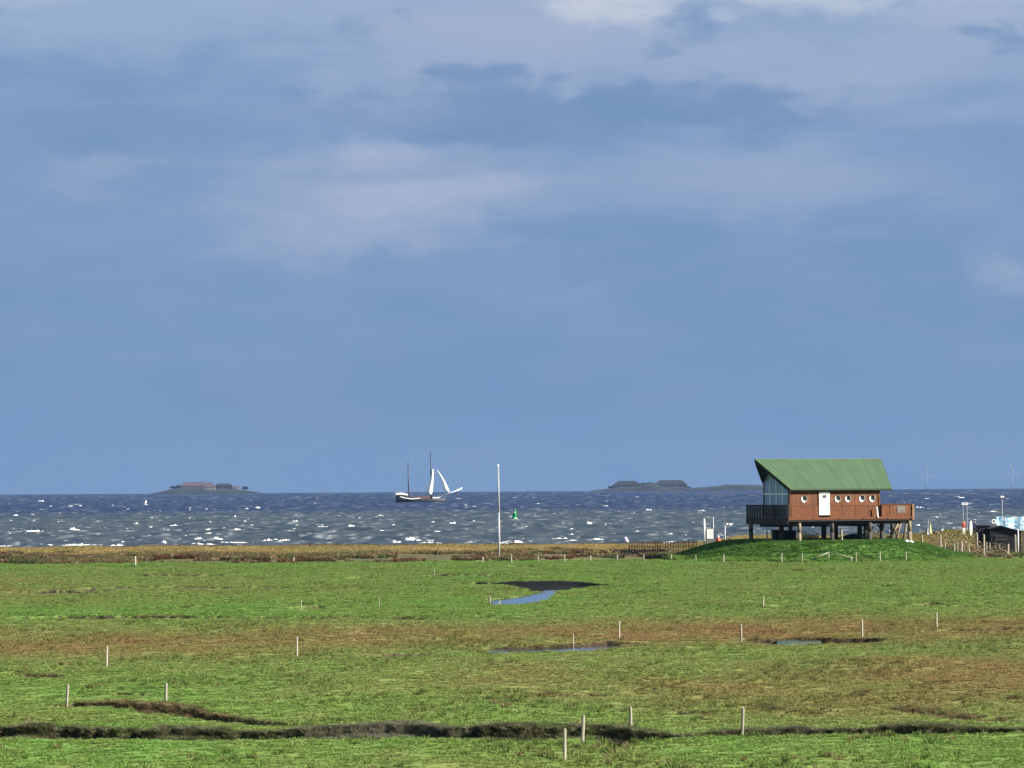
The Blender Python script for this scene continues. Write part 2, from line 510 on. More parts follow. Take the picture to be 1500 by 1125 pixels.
def hit(px, py, d0=75, d1=480):
    """where the sight line through a photo pixel meets the land"""
    r = ray(px, py)
    d = np.linspace(d0, d1, 4000)
    z = ground(r[0] * d, d)
    below = np.nonzero(H + r[2] * d <= z)[0]
    i = below[0] if len(below) else len(d) - 1
    return Vector((r[0] * d[i], d[i], float(z[i])))


# ------------------------------------------------------------------ mesh builder
class MB:
    def __init__(self):
        self.v = []; self.f = []

    def add(self, vs, fs):
        o = len(self.v)
        self.v += [tuple(p) for p in vs]
        self.f += [tuple(i + o for i in f) for f in fs]
        return self

    def box(self, c, s, rz=0.0, taper=1.0):
        hx, hy, hz_ = s[0] / 2, s[1] / 2, s[2] / 2
        ca, sa = math.cos(rz), math.sin(rz)
        vs = []
        for z_, k in ((-hz_, 1.0), (hz_, taper)):
            for a, b in ((-hx, -hy), (hx, -hy), (hx, hy), (-hx, hy)):
                a *= k; b *= k
                vs.append((c[0] + a * ca - b * sa, c[1] + a * sa + b * ca, c[2] + z_))
        return self.add(vs, [(3, 2, 1, 0), (4, 5, 6, 7), (0, 1, 5, 4), (1, 2, 6, 5), (2, 3, 7, 6), (3, 0, 4, 7)])

    def hexa(self, lo, hi):
        return self.add(list(lo) + list(hi), [(3, 2, 1, 0), (4, 5, 6, 7), (0, 1, 5, 4), (1, 2, 6, 5), (2, 3, 7, 6), (3, 0, 4, 7)])

    def tube(self, p0, p1, r0, r1=None, n=8, cap=True):
        r1 = r0 if r1 is None else r1
        p0 = Vector(p0); p1 = Vector(p1)
        ax = (p1 - p0).normalized()
        q = ax.orthogonal().normalized(); w_ = ax.cross(q)
        vs = []
        for p, r in ((p0, r0), (p1, r1)):
            for i in range(n):
                a = 2 * math.pi * i / n
                vs.append(p + (q * math.cos(a) + w_ * math.sin(a)) * r)
        fs = [(i, (i + 1) % n, n + (i + 1) % n, n + i) for i in range(n)]
        if cap:
            fs += [tuple(range(n - 1, -1, -1)), tuple(range(n, 2 * n))]
        return self.add(vs, fs)

    def path(self, pts, radii, n=8):
        for i in range(len(pts) - 1):
            self.tube(pts[i], pts[i + 1], radii[i], radii[i + 1], n)
        return self

    def slab(self, poly, off):
        """polygon extruded by a vector"""
        n = len(poly); off = Vector(off)
        vs = [Vector(p) for p in poly] + [Vector(p) + off for p in poly]
        fs = [tuple(range(n - 1, -1, -1)), tuple(range(n, 2 * n))] + [(i, (i + 1) % n, n + (i + 1) % n, n + i) for i in range(n)]
        return self.add(vs, fs)

    def lathe(self, prof, c=(0, 0, 0), n=14):
        vs = []; m = len(prof)
        for r, z in prof:
            for i in range(n):
                a = 2 * math.pi * i / n
                vs.append((c[0] + r * math.cos(a), c[1] + r * math.sin(a), c[2] + z))
        fs = []
        for j in range(m - 1):
            for i in range(n):
                fs.append((j * n + i, j * n + (i + 1) % n, (j + 1) * n + (i + 1) % n, (j + 1) * n + i))
        fs += [tuple(range(n - 1, -1, -1)), tuple(range((m - 1) * n, m * n))]
        return self.add(vs, fs)

    def build(self, name, material, parent=None, smooth=False):
        me = bpy.data.meshes.new(name)
        me.from_pydata(self.v, [], self.f)
        bm = bmesh.new(); bm.from_mesh(me); bmesh.ops.recalc_face_normals(bm, faces=bm.faces); bm.to_mesh(me); bm.free()
        if smooth:
            for p in me.polygons: p.use_smooth = True
        me.materials.append(material)
        return link(name, me, parent)


def empty(name, loc, rz=0.0):
    o = link(name, None)
    o.empty_display_size = 0.2
    o.location = loc; o.rotation_euler = (0, 0, rz)
    return o


# ------------------------------------------------------------------ marsh water
def water_mat(name, base, rough=0.06):
    m, nt, bs, out = principled(name)
    bs.inputs['Base Color'].default_value = (*base, 1)
    bs.inputs['Roughness'].default_value = rough
    bs.inputs['Specular IOR Level'].default_value = 0.5
    g = nt.node('ShaderNodeNewGeometry')
    n = nt.noise(g.outputs['Position'], 3.0, 3, 0.5)
    b = nt.node('ShaderNodeBump'); b.inputs['Strength'].default_value = 0.06; b.inputs['Distance'].default_value = 0.05
    nt.l.new(n, b.inputs['Height']); nt.l.new(b.outputs[0], bs.inputs['Normal'])
    return m


M_pool = water_mat('pool_water', (0.02, 0.03, 0.04))


def pool(name, px, near, far, z, label):
    def pt(a, b):
        r = ray(a, b); t = (z - H) / r[2]
        return (r[0] * t, t, z)
    lo = [pt(a, b) for a, b in zip(px, near)]
    hi = [pt(a, b) for a, b in zip(px, far)]
    mb = MB()
    n = len(px)
    mb.add(lo + hi, [(i, i + 1, n + i + 1, n + i) for i in range(n - 1)])
    o = mb.build(name, M_pool)
    return tag(o, label, 'water', kind='structure')


pool('pond_water', [711, 718, 760, 790, 808, 819], [884, 885.5, 885, 882, 877, 870], [881, 876.5, 873, 866, 864.5, 865], -0.07,
     'small blue pool winding out of the black mud bank')
pool('ditch_water', [708, 712, 760, 800, 850, 890, 915, 925], [957, 958, 957, 956, 954, 951, 948, 946], [953, 944, 944, 943, 939, 937, 937, 939], -0.125,
     'thin strip of pale water in the marsh ditch in the middle')
pool('ditch_water', [1138, 1150, 1192, 1203], [945, 946, 945, 943], [938, 933, 932, 938], -0.085,
     'short blue puddle in the muddy ditch on the right')

# ------------------------------------------------------------------ grass and marsh plants
PROTO = bpy.data.collections.new('plant_clumps')


def clump_mesh(name, nb, h, spread, bw, lean, seed):
    rr = random.Random(seed)
    mb = MB()
    for i in range(nb):
        a = rr.uniform(0, 6.283); r = spread * math.sqrt(rr.random())
        x, y = r * math.cos(a), r * math.sin(a)
        hh = h * rr.uniform(0.55, 1.0)
        da = a + rr.uniform(-0.9, 0.9)
        l1 = lean * rr.uniform(0.2, 1.0) * hh
        q = rr.uniform(0, 6.283)
        wx, wy = math.cos(q) * bw / 2, math.sin(q) * bw / 2
        mx, my = x + math.cos(da) * l1 * 0.35, y + math.sin(da) * l1 * 0.35
        tx, ty = x + math.cos(da) * l1, y + math.sin(da) * l1
        mb.add([(x - wx, y - wy, -0.05 * h), (x + wx, y + wy, -0.05 * h), (mx + wx * .8, my + wy * .8, hh * .6), (mx - wx * .8, my - wy * .8, hh * .6), (tx, ty, hh)],
               [(0, 1, 2, 3), (3, 2, 4)])
    me = bpy.data.meshes.new(name); me.from_pydata(mb.v, [], mb.f)
    me.materials.append(M_grass)
    return me


def protos(key, *args):
    c = bpy.data.collections.new('clumps_' + key)
    for s in range(4):
        o = bpy.data.objects.new('clump_' + key, clump_mesh('clump_' + key, *args, s * 13 + len(key)))
        c.objects.link(o)
    return c


P_TURF = protos('turf', 16, 1.0, 1.15, 0.34, 2.2)
P_TUFT = protos('tuft', 26, 1.0, 0.45, 0.11, 0.75)
P_HANG = protos('hanging', 30, 1.0, 0.40, 0.09, 1.6)
P_SHRUB = protos('shrub', 46, 1.0, 0.62, 0.16, 0.55)


def scatter(name, x, y, z, sc, col, coll, label, cat):
    n = len(x)
    me = bpy.data.meshes.new(name)
    me.vertices.add(n)
    me.vertices.foreach_set('co', np.stack([x, y, z], 1).astype(np.float32).ravel())
    a = me.attributes.new('scl', 'FLOAT_VECTOR', 'POINT'); a.data.foreach_set('vector', sc.astype(np.float32).ravel())
    a = me.attributes.new('rot', 'FLOAT', 'POINT'); a.data.foreach_set('value', rng.uniform(0, 6.283, n).astype(np.float32))
    a = me.attributes.new('pick', 'INT', 'POINT'); a.data.foreach_set('value', rng.integers(0, 4, n).astype(np.int32))
    a = me.attributes.new('col', 'FLOAT_COLOR', 'POINT')
    a.data.foreach_set('color', np.concatenate([np.clip(col, 0.003, 1), np.ones((n, 1))], 1).astype(np.float32).ravel())
    o = link(name, me)
    tag(o, label, cat, kind='stuff')
    ng = bpy.data.node_groups.new('scatter_' + name, 'GeometryNodeTree')
    ng.interface.new_socket('Geometry', in_out='INPUT', socket_type='NodeSocketGeometry')
    ng.interface.new_socket('Geometry', in_out='OUTPUT', socket_type='NodeSocketGeometry')
    N = ng.nodes; L = ng.links
    gi = N.new('NodeGroupInput'); go = N.new('NodeGroupOutput')
    iop = N.new('GeometryNodeInstanceOnPoints')
    ci = N.new('GeometryNodeCollectionInfo'); ci.inputs[0].default_value = coll
    ci.inputs['Separate Children'].default_value = True; ci.inputs['Reset Children'].default_value = True

    def na(nm, dt):
        nd = N.new('GeometryNodeInputNamedAttribute'); nd.data_type = dt; nd.inputs[0].default_value = nm
        return nd.outputs[0]
    cx = N.new('ShaderNodeCombineXYZ'); L.new(na('rot', 'FLOAT'), cx.inputs[2])
    er = N.new('FunctionNodeEulerToRotation'); L.new(cx.outputs[0], er.inputs[0])
    L.new(gi.outputs[0], iop.inputs['Points']); L.new(ci.outputs[0], iop.inputs['Instance'])
    iop.inputs['Pick Instance'].default_value = True
    L.new(na('pick', 'INT'), iop.inputs['Instance Index']); L.new(er.outputs[0], iop.inputs['Rotation']); L.new(na('scl', 'FLOAT_VECTOR'), iop.inputs['Scale'])
    L.new(iop.outputs[0], go.inputs[0])
    md = o.modifiers.new('scatter', 'NODES'); md.node_group = ng
    me.materials.append(M_grass)
    return o


def sample(n, d0, d1, power=1.0, half=0.185):
    u = rng.random(n)
    d = (d0 ** (2 - power) + u * (d1 ** (2 - power) - d0 ** (2 - power))) ** (1 / (2 - power))
    return rng.uniform(-half, half, n) * d, d


# short grazed turf over the whole marsh
x, y = sample(150000, 78, 342, 0.75)
z, cg, cv, mud, bank, mound, dune = ground(x, y, True)
k = (mud < 0.25) & (rng.random(len(x)) < 0.95)
x, y, z, cv, mound = x[k], y[k], z[k], cv[k], mound[k]
hgt = (0.02 + 0.065 * fbm(x / 2.2, y / 3, 3, 61)) * rng.uniform(0.6, 1.25, len(x)) * (1 + 0.4 * (y / 200))
wd = 0.10 * rng.uniform(0.7, 1.4, len(x)) * (0.7 + y / 170)
br = rng.uniform(0.9, 1.25, len(x))[:, None]
scatter('turf_grass', x, y, z, np.stack([wd, wd, hgt], 1), cv * br, P_TURF, 'short grazed grass covering the salt marsh meadow', 'grass')

# loose taller tufts
x, y = sample(30000, 80, 345, 0.8)
z, cg, cv, mud, bank, mound, dune = ground(x, y, True)
keep = rng.random(len(x)) < sstep(0.48, 0.72, fbm(x / 3.0, y / 6.0, 3, 71)) * (mud < 0.5)
x, y, z, cv = x[keep], y[keep], z[keep], cv[keep]
hgt = rng.uniform(0.10, 0.24, len(x)); wd = hgt * rng.uniform(0.8, 1.3, len(x))
tint = np.where(rng.random((len(x), 1)) < 0.12, np.array([[0.17, 0.145, 0.06]]), cv * rng.uniform(0.6, 1.05, (len(x), 1)))
scatter('tussock_grass', x, y, z, np.stack([wd, wd, hgt], 1), tint, P_TUFT, 'loose taller tufts dotted over the meadow', 'grass')

# long grass hanging over the ditch banks
x, y = sample(900000, 85, 200, 1.2)
z, cg, cv, mud, bank, mound, dune = ground(x, y, True)
patch = fbm(x / 1.6, y / 8, 3, 77)
keep = rng.random(len(x)) < bank * (0.35 + 0.65 * sstep(0.30, 0.6, patch))
x, y = x[keep][:20000], y[keep][:20000]
ex, ey = [], []
for di, cnt in ((0, 15000), (1, 1100), (2, 300), (3, 1500), (4, 1100), (5, 800), (6, 500)):
    cx, yn, yf = DITCH[di][:3]
    a_ = rng.uniform(max(cx[0], -180), min(cx[-1], 1680), cnt)
    b_ = np.interp(a_, cx, yf) + rng.normal(0.6, 1.0 if di < 2 else 0.5, cnt)
    dx_ = FWD[None] + ((a_ - 750) / F)[:, None] * RIGHT[None] + ((562.5 - b_) / F)[:, None] * UP[None]
    tt = -H / dx_[:, 2]
    ex.append(dx_[:, 0] * tt); ey.append(dx_[:, 1] * tt)
for wi, (wa, wb) in enumerate(((WATER[0][1], 500), (WATER[0][2], 500))):
    a_ = rng.uniform(712, 818, wb)
    b_ = np.interp(a_, WATER[0][0], wa) + (0.9 if wi == 0 else -0.9) + rng.normal(0, 0.4, wb)
    dx_ = FWD[None] + ((a_ - 750) / F)[:, None] * RIGHT[None] + ((562.5 - b_) / F)[:, None] * UP[None]
    tt = -H / dx_[:, 2]
    ex.append(dx_[:, 0] * tt); ey.append(dx_[:, 1] * tt)
x = np.concatenate([x] + ex); y = np.concatenate([y] + ey)
z = ground(x, y)
z = np.maximum(z, -0.32)
hgt = rng.uniform(0.08, 0.19, len(x)) * np.where(y < 125, 1.0, 0.6) * (0.7 + 0.8 * sstep(.45, .65, fbm(x / 2.5, y / 9, 2, 78))); wd = hgt * rng.uniform(0.8, 1.3, len(x))
pal = np.array([[0.12, 0.118, 0.055], [0.075, 0.062, 0.038], [0.25, 0.235, 0.14], [0.09, 0.13, 0.036]])
tint = pal[rng.integers(0, 4, len(x))] * rng.uniform(0.5, 1.2, (len(x), 1))
brn = np.array([[0.15, 0.10, 0.05], [0.10, 0.07, 0.035], [0.20, 0.16, 0.08], [0.11, 0.12, 0.045]])[rng.integers(0, 4, len(x))] * rng.uniform(0.6, 1.2, (len(x), 1))
tint = np.where((y > 108)[:, None], brn, tint)
qx, _ = proj(x, y, 0 * x)
tall = np.exp(-((qx - 560) / 110) ** 2) * (y < 108) + 0.5 * np.exp(-((qx - 1150) / 60) ** 2) * (y < 108)
hgt = hgt * (1 + 0.9 * tall); wd = wd * (1 + 0.4 * tall)
gry = np.array([0.21, 0.20, 0.15]) * rng.uniform(0.4, 1.15, (len(x), 1))
tint = tint * (1 - tall[:, None] * .75) + gry * tall[:, None] * .75
scatter('bank_grass', x, y, z - 0.06, np.stack([wd, wd, hgt], 1), tint, P_HANG, 'dark matted grass hanging over the ditch banks', 'grass')

# red-brown purslane band along the edge of the meadow
x, y = sample(26000, 338, 392, 1.0)
z, cg, cv, mud, bank, mound, dune = ground(x, y, True)
dens = sstep(0.36, 0.6, fbm(x / 5, y / 16, 3, 81)) * sstep(338, 344, y) * (1 - 0.75 * sstep(362, 384, y)) * (mound < 0.03)
dens = np.where(x > at(1000, 800, 370).x, dens * 0.1, dens)
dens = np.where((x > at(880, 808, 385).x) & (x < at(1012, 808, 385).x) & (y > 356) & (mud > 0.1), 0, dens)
keep = rng.random(len(x)) < dens
x, y, z, cv = x[keep], y[keep], z[keep], cv[keep]
hgt = rng.uniform(0.15, 0.50, len(x)) * (0.55 + 0.9 * fbm(x / 7, y / 30, 2, 83)); wd = hgt * rng.uniform(0.9, 1.6, len(x))
pal = np.array([[0.115, 0.058, 0.034], [0.080, 0.070, 0.032], [0.20, 0.160, 0.085], [0.075, 0.095, 0.032], [0.14, 0.08, 0.042]])
pi = np.clip((fbm(x / 6, y / 20, 2, 85) * 6 - 0.6).astype(int) + rng.integers(-1, 2, len(x)), 0, 4)
scatter('marsh_scrub', x, y, z, np.stack([wd, wd, hgt], 1), pal[pi] * rng.uniform(0.6, 1.25, (len(x), 1)), P_SHRUB,
        'red-brown scrub along the seaward edge of the meadow', 'scrub')

# straw-coloured reed grass before the shore, and on the dune
x, y = sample(30000, 378, 432, 1.0)
z, cg, cv, mud, bank, mound, dune = ground(x, y, True)
hgt = rng.uniform(0.18, 0.42, len(x)) * (0.4 + fbm(x / 5, y / 16, 3, 91)) * np.where((x > at(912, 800, 385).x) & (x < at(1030, 800, 385).x) & (y < 402), 0.3, 1.0); wd = hgt * rng.uniform(0.9, 1.7, len(x))
scatter('straw_grass', x, y, z, np.stack([wd, wd, hgt], 1), cv * rng.uniform(0.65, 1.4, (len(x), 1)), P_TUFT,
        'straw-coloured grass strip just before the shore', 'grass')

# lush grass on the mound and a ragged hem at its foot
x = rng.uniform(MX - 19, MX + 19, 26000); y = rng.uniform(MY - 19, MY + 10, 26000)
z, cg, cv, mud, bank, mound, dune = ground(x, y, True)
keep = (mound > 0.01)
x, y, z, cv, mound = x[keep], y[keep], z[keep], cv[keep], mound[keep]
hem = np.exp(-((mound - 0.06) / 0.08) ** 2)
hgt = rng.uniform(0.07, 0.14, len(x)) + hem * rng.uniform(0.0, 0.42, len(x)) * sstep(.4, .6, fbm(x / 1.0, y / 4, 2, 95)); wd = np.maximum(hgt, 0.12) * rng.uniform(0.7, 1.1, len(x))
tint = cv * rng.uniform(0.85, 1.15, (len(x), 1)) * (1 + 0.4 * hem[:, None] * rng.random((len(x), 1)))
scatter('mound_grass', x, y, z, np.stack([wd, wd, hgt], 1), tint, P_TUFT, 'lush dark green grass on the mound under the stilt house', 'grass')

# ------------------------------------------------------------------ the sea, on the curved earth
EARTH = 6371000.0
SEA0 = -0.6
comp = []
wr = random.Random(5)
for lam, amp in ((15, .10), (10, .085), (6.5, .065), (4.3, .045), (2.8, .03)):
    for j in range(3):
        a = R(90) + wr.uniform(-0.75, 0.75) + (0.25 if lam < 7 else 0)
        comp.append((lam * wr.uniform(.85, 1.15), amp * wr.uniform(.7, 1.2), math.cos(a), math.sin(a), wr.uniform(0, 6.28)))


def sea_z(x, y, step=None):
    z = np.zeros_like(x)
    wx = x + 3 * (vnoise(x / 17, y / 17, 3) - .5) * 2
    wy = y + 3 * (vnoise(x / 13, y / 13, 4) - .5) * 2
    for lam, amp, cx, cy, ph in comp:
        s = 1 - 2 * np.abs(np.sin((wx * cx + wy * cy) * math.pi / lam + ph)) ** 0.8
        wgt = 1.0 if step is None else np.clip(lam / (1.9 * step) - 1, 0, 1)
        z = z + amp * s * wgt
    z = z * (0.55 + 0.9 * vnoise(x / 40, y / 40, 6)) * (1 - 0.65 * (1 - sstep(455, 500, y)))
    return z


def curve(x, y):
    return (x * x + y * y) / (2 * EARTH)


ts = np.concatenate([-np.geomspace(3, 0.2, 14), np.linspace(-0.19, 0.19, 330), np.geomspace(0.2, 3, 14)])
ds = np.concatenate([np.arange(440, 720, 0.75), 720 * 1.002 ** np.arange(1, 640), 720 * 1.002 ** 640 * 1.03 ** np.arange(1, 90)])
ds = ds[ds < 16000]
T, D = np.meshgrid(ts, ds)
SX = T * D; SY = D
stepy = np.gradient(ds)[:, None] * np.ones_like(T)
stepx = np.abs(np.gradient(ts))[None, :] * D
step = np.maximum(stepy, stepx * 1.0)
wz = sea_z(SX, SY, step)
sl = np.gradient(wz, axis=0) / stepy
foam = sstep(0.16, 0.40, wz - 0.12 + 0.20 * (fbm(SX / 9, SY / 9, 2, 51) - .5)) * sstep(0.55, 0.72, fbm(SX / 1.6, SY / 2.5, 3, 52)) * sstep(0.45, 0.6, vnoise(SX / 35, SY / 60, 53))
foam = np.clip(np.clip(foam, 0, 1) * 0.5 + 0.22 * sstep(0.60, 0.78, fbm(SX / 1.3, SY / 9, 4, 58, 0.65)), 0, 0.5)
edge = sstep(0, 1, (SY - 905 + 260 * (fbm(SX / 160, SY / 700, 3, 55) - .5)) / 500)
streak = fbm(SX / 220, SY / 260, 3, 57)
turb = np.clip(1 - edge + 0.35 * (streak - 0.5), 0, 1)
sea_me = grid_mesh('sea', SX, SY, SEA0 + wz - curve(SX, SY), {'foam': foam, 'turb': turb})
m, nt, bs, out = principled('sea_water')
a1 = nt.node('ShaderNodeAttribute', attribute_name='turb'); a2 = nt.node('ShaderNodeAttribute', attribute_name='foam')
g = nt.node('ShaderNodeNewGeometry')
nw = nt.noise(nt.vmath('MULTIPLY', g.outputs['Position'], (1, 0.09, 1)), 0.22, 8, 0.68, 0.3)
deep = nt.mix(nt.maprange(nw, .33, .67), (0.003, 0.010, 0.038), (0.012, 0.028, 0.074))
shal = nt.mix(nt.maprange(nw, .33, .67), (0.016, 0.028, 0.044), (0.050, 0.063, 0.073))
cc = nt.mix(a1.outputs['Fac'], deep, shal)
cc = nt.mix(a2.outputs['Fac'], cc, (0.62, 0.64, 0.62))
nt.l.new(cc, bs.inputs['Base Color'])
bs.inputs['Roughness'].default_value = 0.5
bs.inputs['Specular IOR Level'].default_value = 0.03
bmp = nt.node('ShaderNodeBump'); bmp.inputs['Strength'].default_value = 0.5; bmp.inputs['Distance'].default_value = 0.3
nt.l.new(nw, bmp.inputs['Height']); nt.l.new(bmp.outputs[0], bs.inputs['Normal'])
sea_me.materials.append(m)
sea = link('sea', sea_me)
tag(sea, 'choppy grey-blue sea with breaking whitecaps', 'sea', kind='structure')

# breaking crests: lumpy ridges of foam riding on the waves
M_foam = mat('foam', (0.80, 0.80, 0.78), 0.9, 0.12, 4.0, spec=0.1)
mb = MB()
fr = random.Random(21)


def sea_hit(px, py):
    r = ray(px, py)
    d = np.linspace(440, 4500, 8000)
    zz = H + r[2] * d - (SEA0 - curve(r[0] * d, d))
    i = int(np.argmin(np.abs(zz)))
    return r[0] * d[i], d[i]


def crest(x, d, wid, hgt, n=9):
    yy = d + np.linspace(-4, 4, 41)
    zz = sea_z(np.full(41, x), yy)
    j = int(np.argmax(zz)); y0 = yy[j]
    tilt = fr.uniform(-0.25, 0.25); skew = fr.uniform(.25, .75)
    vs = []; bump = [fr.uniform(0.05, 1.0) for _ in range(n)]
    for i in range(n):
        t = i / (n - 1); s = max(0.0, (t / skew if t < skew else (1 - t) / (1 - skew))) ** 0.7
        hx = x + (t - .5) * wid; yy_ = y0 + (t - .5) * wid * tilt + fr.uniform(-.12, .12)
        zb = SEA0 + float(sea_z(np.array([hx]), np.array([yy_]))[0]) - curve(hx, yy_) - 0.12
        h_ = hgt * s * bump[i]
        for (oy, oz) in ((-0.75, 0.02), (-0.5, 0.5), (-0.15, 1.0), (0.35, 0.55), (0.8, 0.0)):
            vs.append((hx + fr.uniform(-.04, .04) * wid, yy_ + oy * (0.35 + hgt * s), zb + (h_ + 0.1) * oz * fr.uniform(.7, 1.1)))
    fs = [(i * 5 + k, (i + 1) * 5 + k, (i + 1) * 5 + k + 1, i * 5 + k + 1) for i in range(n - 1) for k in range(4)]
    mb.add(vs, fs)


BIG = [(115, 797, 40, 5), (52, 778, 26, 4), (108, 775, 16, 4), (24, 755, 14, 4), (178, 797, 30, 3), (236, 795, 9, 6), (286, 789, 16, 3.5), (320, 788, 18, 4),
       (292, 796, 10, 4), (392, 791, 20, 4), (417, 791, 24, 4), (582, 793, 15, 4), (600, 789, 15, 5), (612, 792, 10, 4), (820, 789, 24, 3.5), (838, 790, 18, 3),
       (875, 789, 20, 3), (1005, 783, 16, 3), (198, 766, 13, 3), (255, 769, 13, 3), (345, 775, 11, 3), (304, 776, 10, 3.5), (345, 756, 6, 3), (378, 744, 9, 4),
       (556, 757, 20, 3), (432, 764, 10, 3), (515, 770, 14, 5), (578, 768, 14, 3), (663, 766, 10, 3), (770, 770, 12, 3), (954, 747, 16, 3.5), (1030, 748, 20, 2.5),
       (1347, 743, 14, 5), (1372, 757, 8, 2.5), (1452, 749, 15, 3), (1410, 729, 17, 2), (864, 768, 9, 6), (888, 768, 20, 3), (952, 764, 9, 3), (60, 734, 10, 2),
       (105, 741, 9, 2.5), (117, 741, 8, 2.5), (166, 740, 7, 2.5), (75, 742, 7, 2), (933, 728, 6, 2), (695, 763, 6, 3), (1340, 768, 12, 3), (1068, 768, 8, 3)]
for (px, py, wp, hp) in BIG:
    x_, d_ = sea_hit(px, py)
    crest(x_, d_, wp * 1.1 * d_ / F, hp * d_ / F * 0.95, 15)
SURF = [(fr.uniform(-50, 1340), fr.uniform(789, 797)) for _ in range(26)]
for px, py in SURF:
    x_, d_ = sea_hit(px, py + (750 - px) * 0.006)
    crest(x_, d_, fr.uniform(25, 75) * d_ / F, fr.uniform(0.8, 1.8) * d_ / F, 21)
for i in range(410):
    px = fr.uniform(-120, 1620)
    py = 726 + 70 * fr.random() ** 1.15 + (750 - px) * 0.006
    x_, d_ = sea_hit(px, py)
    wp = fr.choice((3, 4, 5, 6, 8, 12, 16)) * (0.6 + 0.6 * (py - 720) / 70)
    hp = fr.uniform(0.3, 1.2) * (0.7 + 0.5 * (py - 720) / 70)
    crest(x_, d_, wp * d_ / F, hp * d_ / F, 7)
fo = mb.build('whitecap_foam', M_foam, None, True)
tag(fo, 'white foam crests breaking all over the sea', 'foam', kind='stuff')


# ================================================================== the stilt house
TH = R(26)
A = at(1157, 760, 338.0)
HOUSE = empty('stilt_house', (A.x, A.y, 0), TH)
tag(HOUSE, 'brown wooden stilt house with green roof and round portholes on a grassy mound', 'house')
L, W = 10.42, 5.05
Z0, ZE, ZR, ZB = 4.12, 7.0, 9.97, 7.87          # floor, front eave, ridge, back eave
M_wood = mat('red_brown_cladding', (0.118, 0.038, 0.0105), 0.65, 0.48, 1.6, (1.6, 1.6, .5), 0.25, bump=0.3)
M_wood2 = mat('brown_parapet_boards', (0.108, 0.036, 0.0115), 0.7, 0.35, 2.0, (4, 4, 1), 0.2, bump=0.3)
M_roof = mat('green_sheet_roof', (0.032, 0.070, 0.028), 0.6, 0.16, 0.9, (1, 1, .5), 0.35)
M_dark = mat('dark_timber', (0.020, 0.017, 0.016), 0.7, 0.4, 4.0, (1, 1, 4), 0.25)  # near-black timber for deck, beams, railing and trim
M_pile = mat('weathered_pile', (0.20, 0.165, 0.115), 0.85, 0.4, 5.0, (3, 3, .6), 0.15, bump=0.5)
M_piledark = mat('shaded_pile', (0.060, 0.052, 0.045), 0.85, 0.4, 5.0, (3, 3, .6), 0.15, bump=0.5)  # dark copy of the pile wood, shade under the house put into the colour
M_white = mat('white_paint', (0.80, 0.79, 0.75), 0.5, 0.10, 3.0)
M_frame = mat('grey_window_frame', (0.62, 0.66, 0.70), 0.5, 0.12, 4.0)
M_dark_in = mat('dark_interior', (0.035, 0.035, 0.04), 0.8, 0.3, 2.0)
M_post = mat('pale_fence_wood', (0.30, 0.27, 0.21), 0.85, 0.45, 9.0, (3, 3, .5), 0.15, bump=0.4)
M_rope = mat('brown_soil', (0.09, 0.06, 0.035), 0.9, 0.3, 5.0)


def glass_mat(name, tint, mixk):
    m, nt, bs, out = principled(name)
    bs.inputs['Base Color'].default_value = (*tint, 1); bs.inputs['Roughness'].default_value = 0.04
    bs.inputs['Specular IOR Level'].default_value = 0.6
    tr = nt.node('ShaderNodeBsdfTransparent'); tr.inputs[0].default_value = (0.80, 0.88, 0.95, 1)
    mx = nt.node('ShaderNodeMixShader'); mx.inputs[0].default_value = mixk
    nt.l.new(tr.outputs[0], mx.inputs[1]); nt.l.new(bs.outputs[0], mx.inputs[2]); nt.l.new(mx.outputs[0], out.inputs[0])
    return m


M_glass = glass_mat('glass_with_sky_colour', (0.27, 0.37, 0.52), 0.8)  # pale blue of the reflected sky is put into the glass colour


def pu(px):                                     # photo column -> distance along the front wall
    return puv(px, 0.0)


def puv(px, v):
    """distance along the front wall of the point v metres in that shows at this photo column"""
    k_ = (px - 750) / F; c_, s_ = math.cos(TH), math.sin(TH)
    return (k_ * (A.y + v * c_) - A.x + v * s_) / (c_ - k_ * s_)


def roofz(v):
    vr = W / 2
    return ZE + (ZR - ZE) * (v + 0.4) / (vr + 0.4) if v <= vr else ZR + (ZB - ZR) * (v - vr) / (W + 0.3 - vr)


# deck and floor
deckU0, deckU1, deckV0, deckV1 = -0.36, 14.15, -0.32, 7.95
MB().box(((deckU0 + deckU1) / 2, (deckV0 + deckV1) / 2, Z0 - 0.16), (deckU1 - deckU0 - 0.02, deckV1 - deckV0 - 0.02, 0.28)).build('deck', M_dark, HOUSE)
fb = MB().box(((deckU0 + deckU1) / 2, deckV0 - 0.03, Z0 - 0.02), (deckU1 - deckU0, 0.06, 0.26)).build('fascia_board', M_wood2, HOUSE)
for px in (1187, 1224, 1260, 1296, 1329):
    MB().tube((pu(px), deckV0 - 0.06, Z0 - 0.06), (pu(px), deckV0 - 0.10, Z0 - 0.06), 0.07, n=8).build('bolt', M_dark, fb)
MB().box((deckU0 - 0.03, (deckV0 + deckV1) / 2, Z0 - 0.30), (0.06, deckV1 - deckV0, 0.62)).build('fascia_board', M_dark, HOUSE)
for i, v in enumerate((0.25, 2.0, 3.6, 5.4, 7.0)):
    MB().box(((deckU0 + deckU1) / 2 + 0.1, v, Z0 - 0.46), (deckU1 - deckU0 - 0.7, 0.20, 0.32)).build('floor_beam', M_dark, HOUSE)
MB().box((0.62, 3.5, Z0 - 0.74), (0.22, 6.6, 0.26)).build('floor_beam', M_dark, HOUSE)
MB().box((4.6, 3.5, Z0 - 0.74), (0.22, 6.6, 0.26)).build('floor_beam', M_dark, HOUSE)
MB().box((9.2, 3.5, Z0 - 0.74), (0.22, 6.6, 0.26)).build('floor_beam', M_dark, HOUSE)

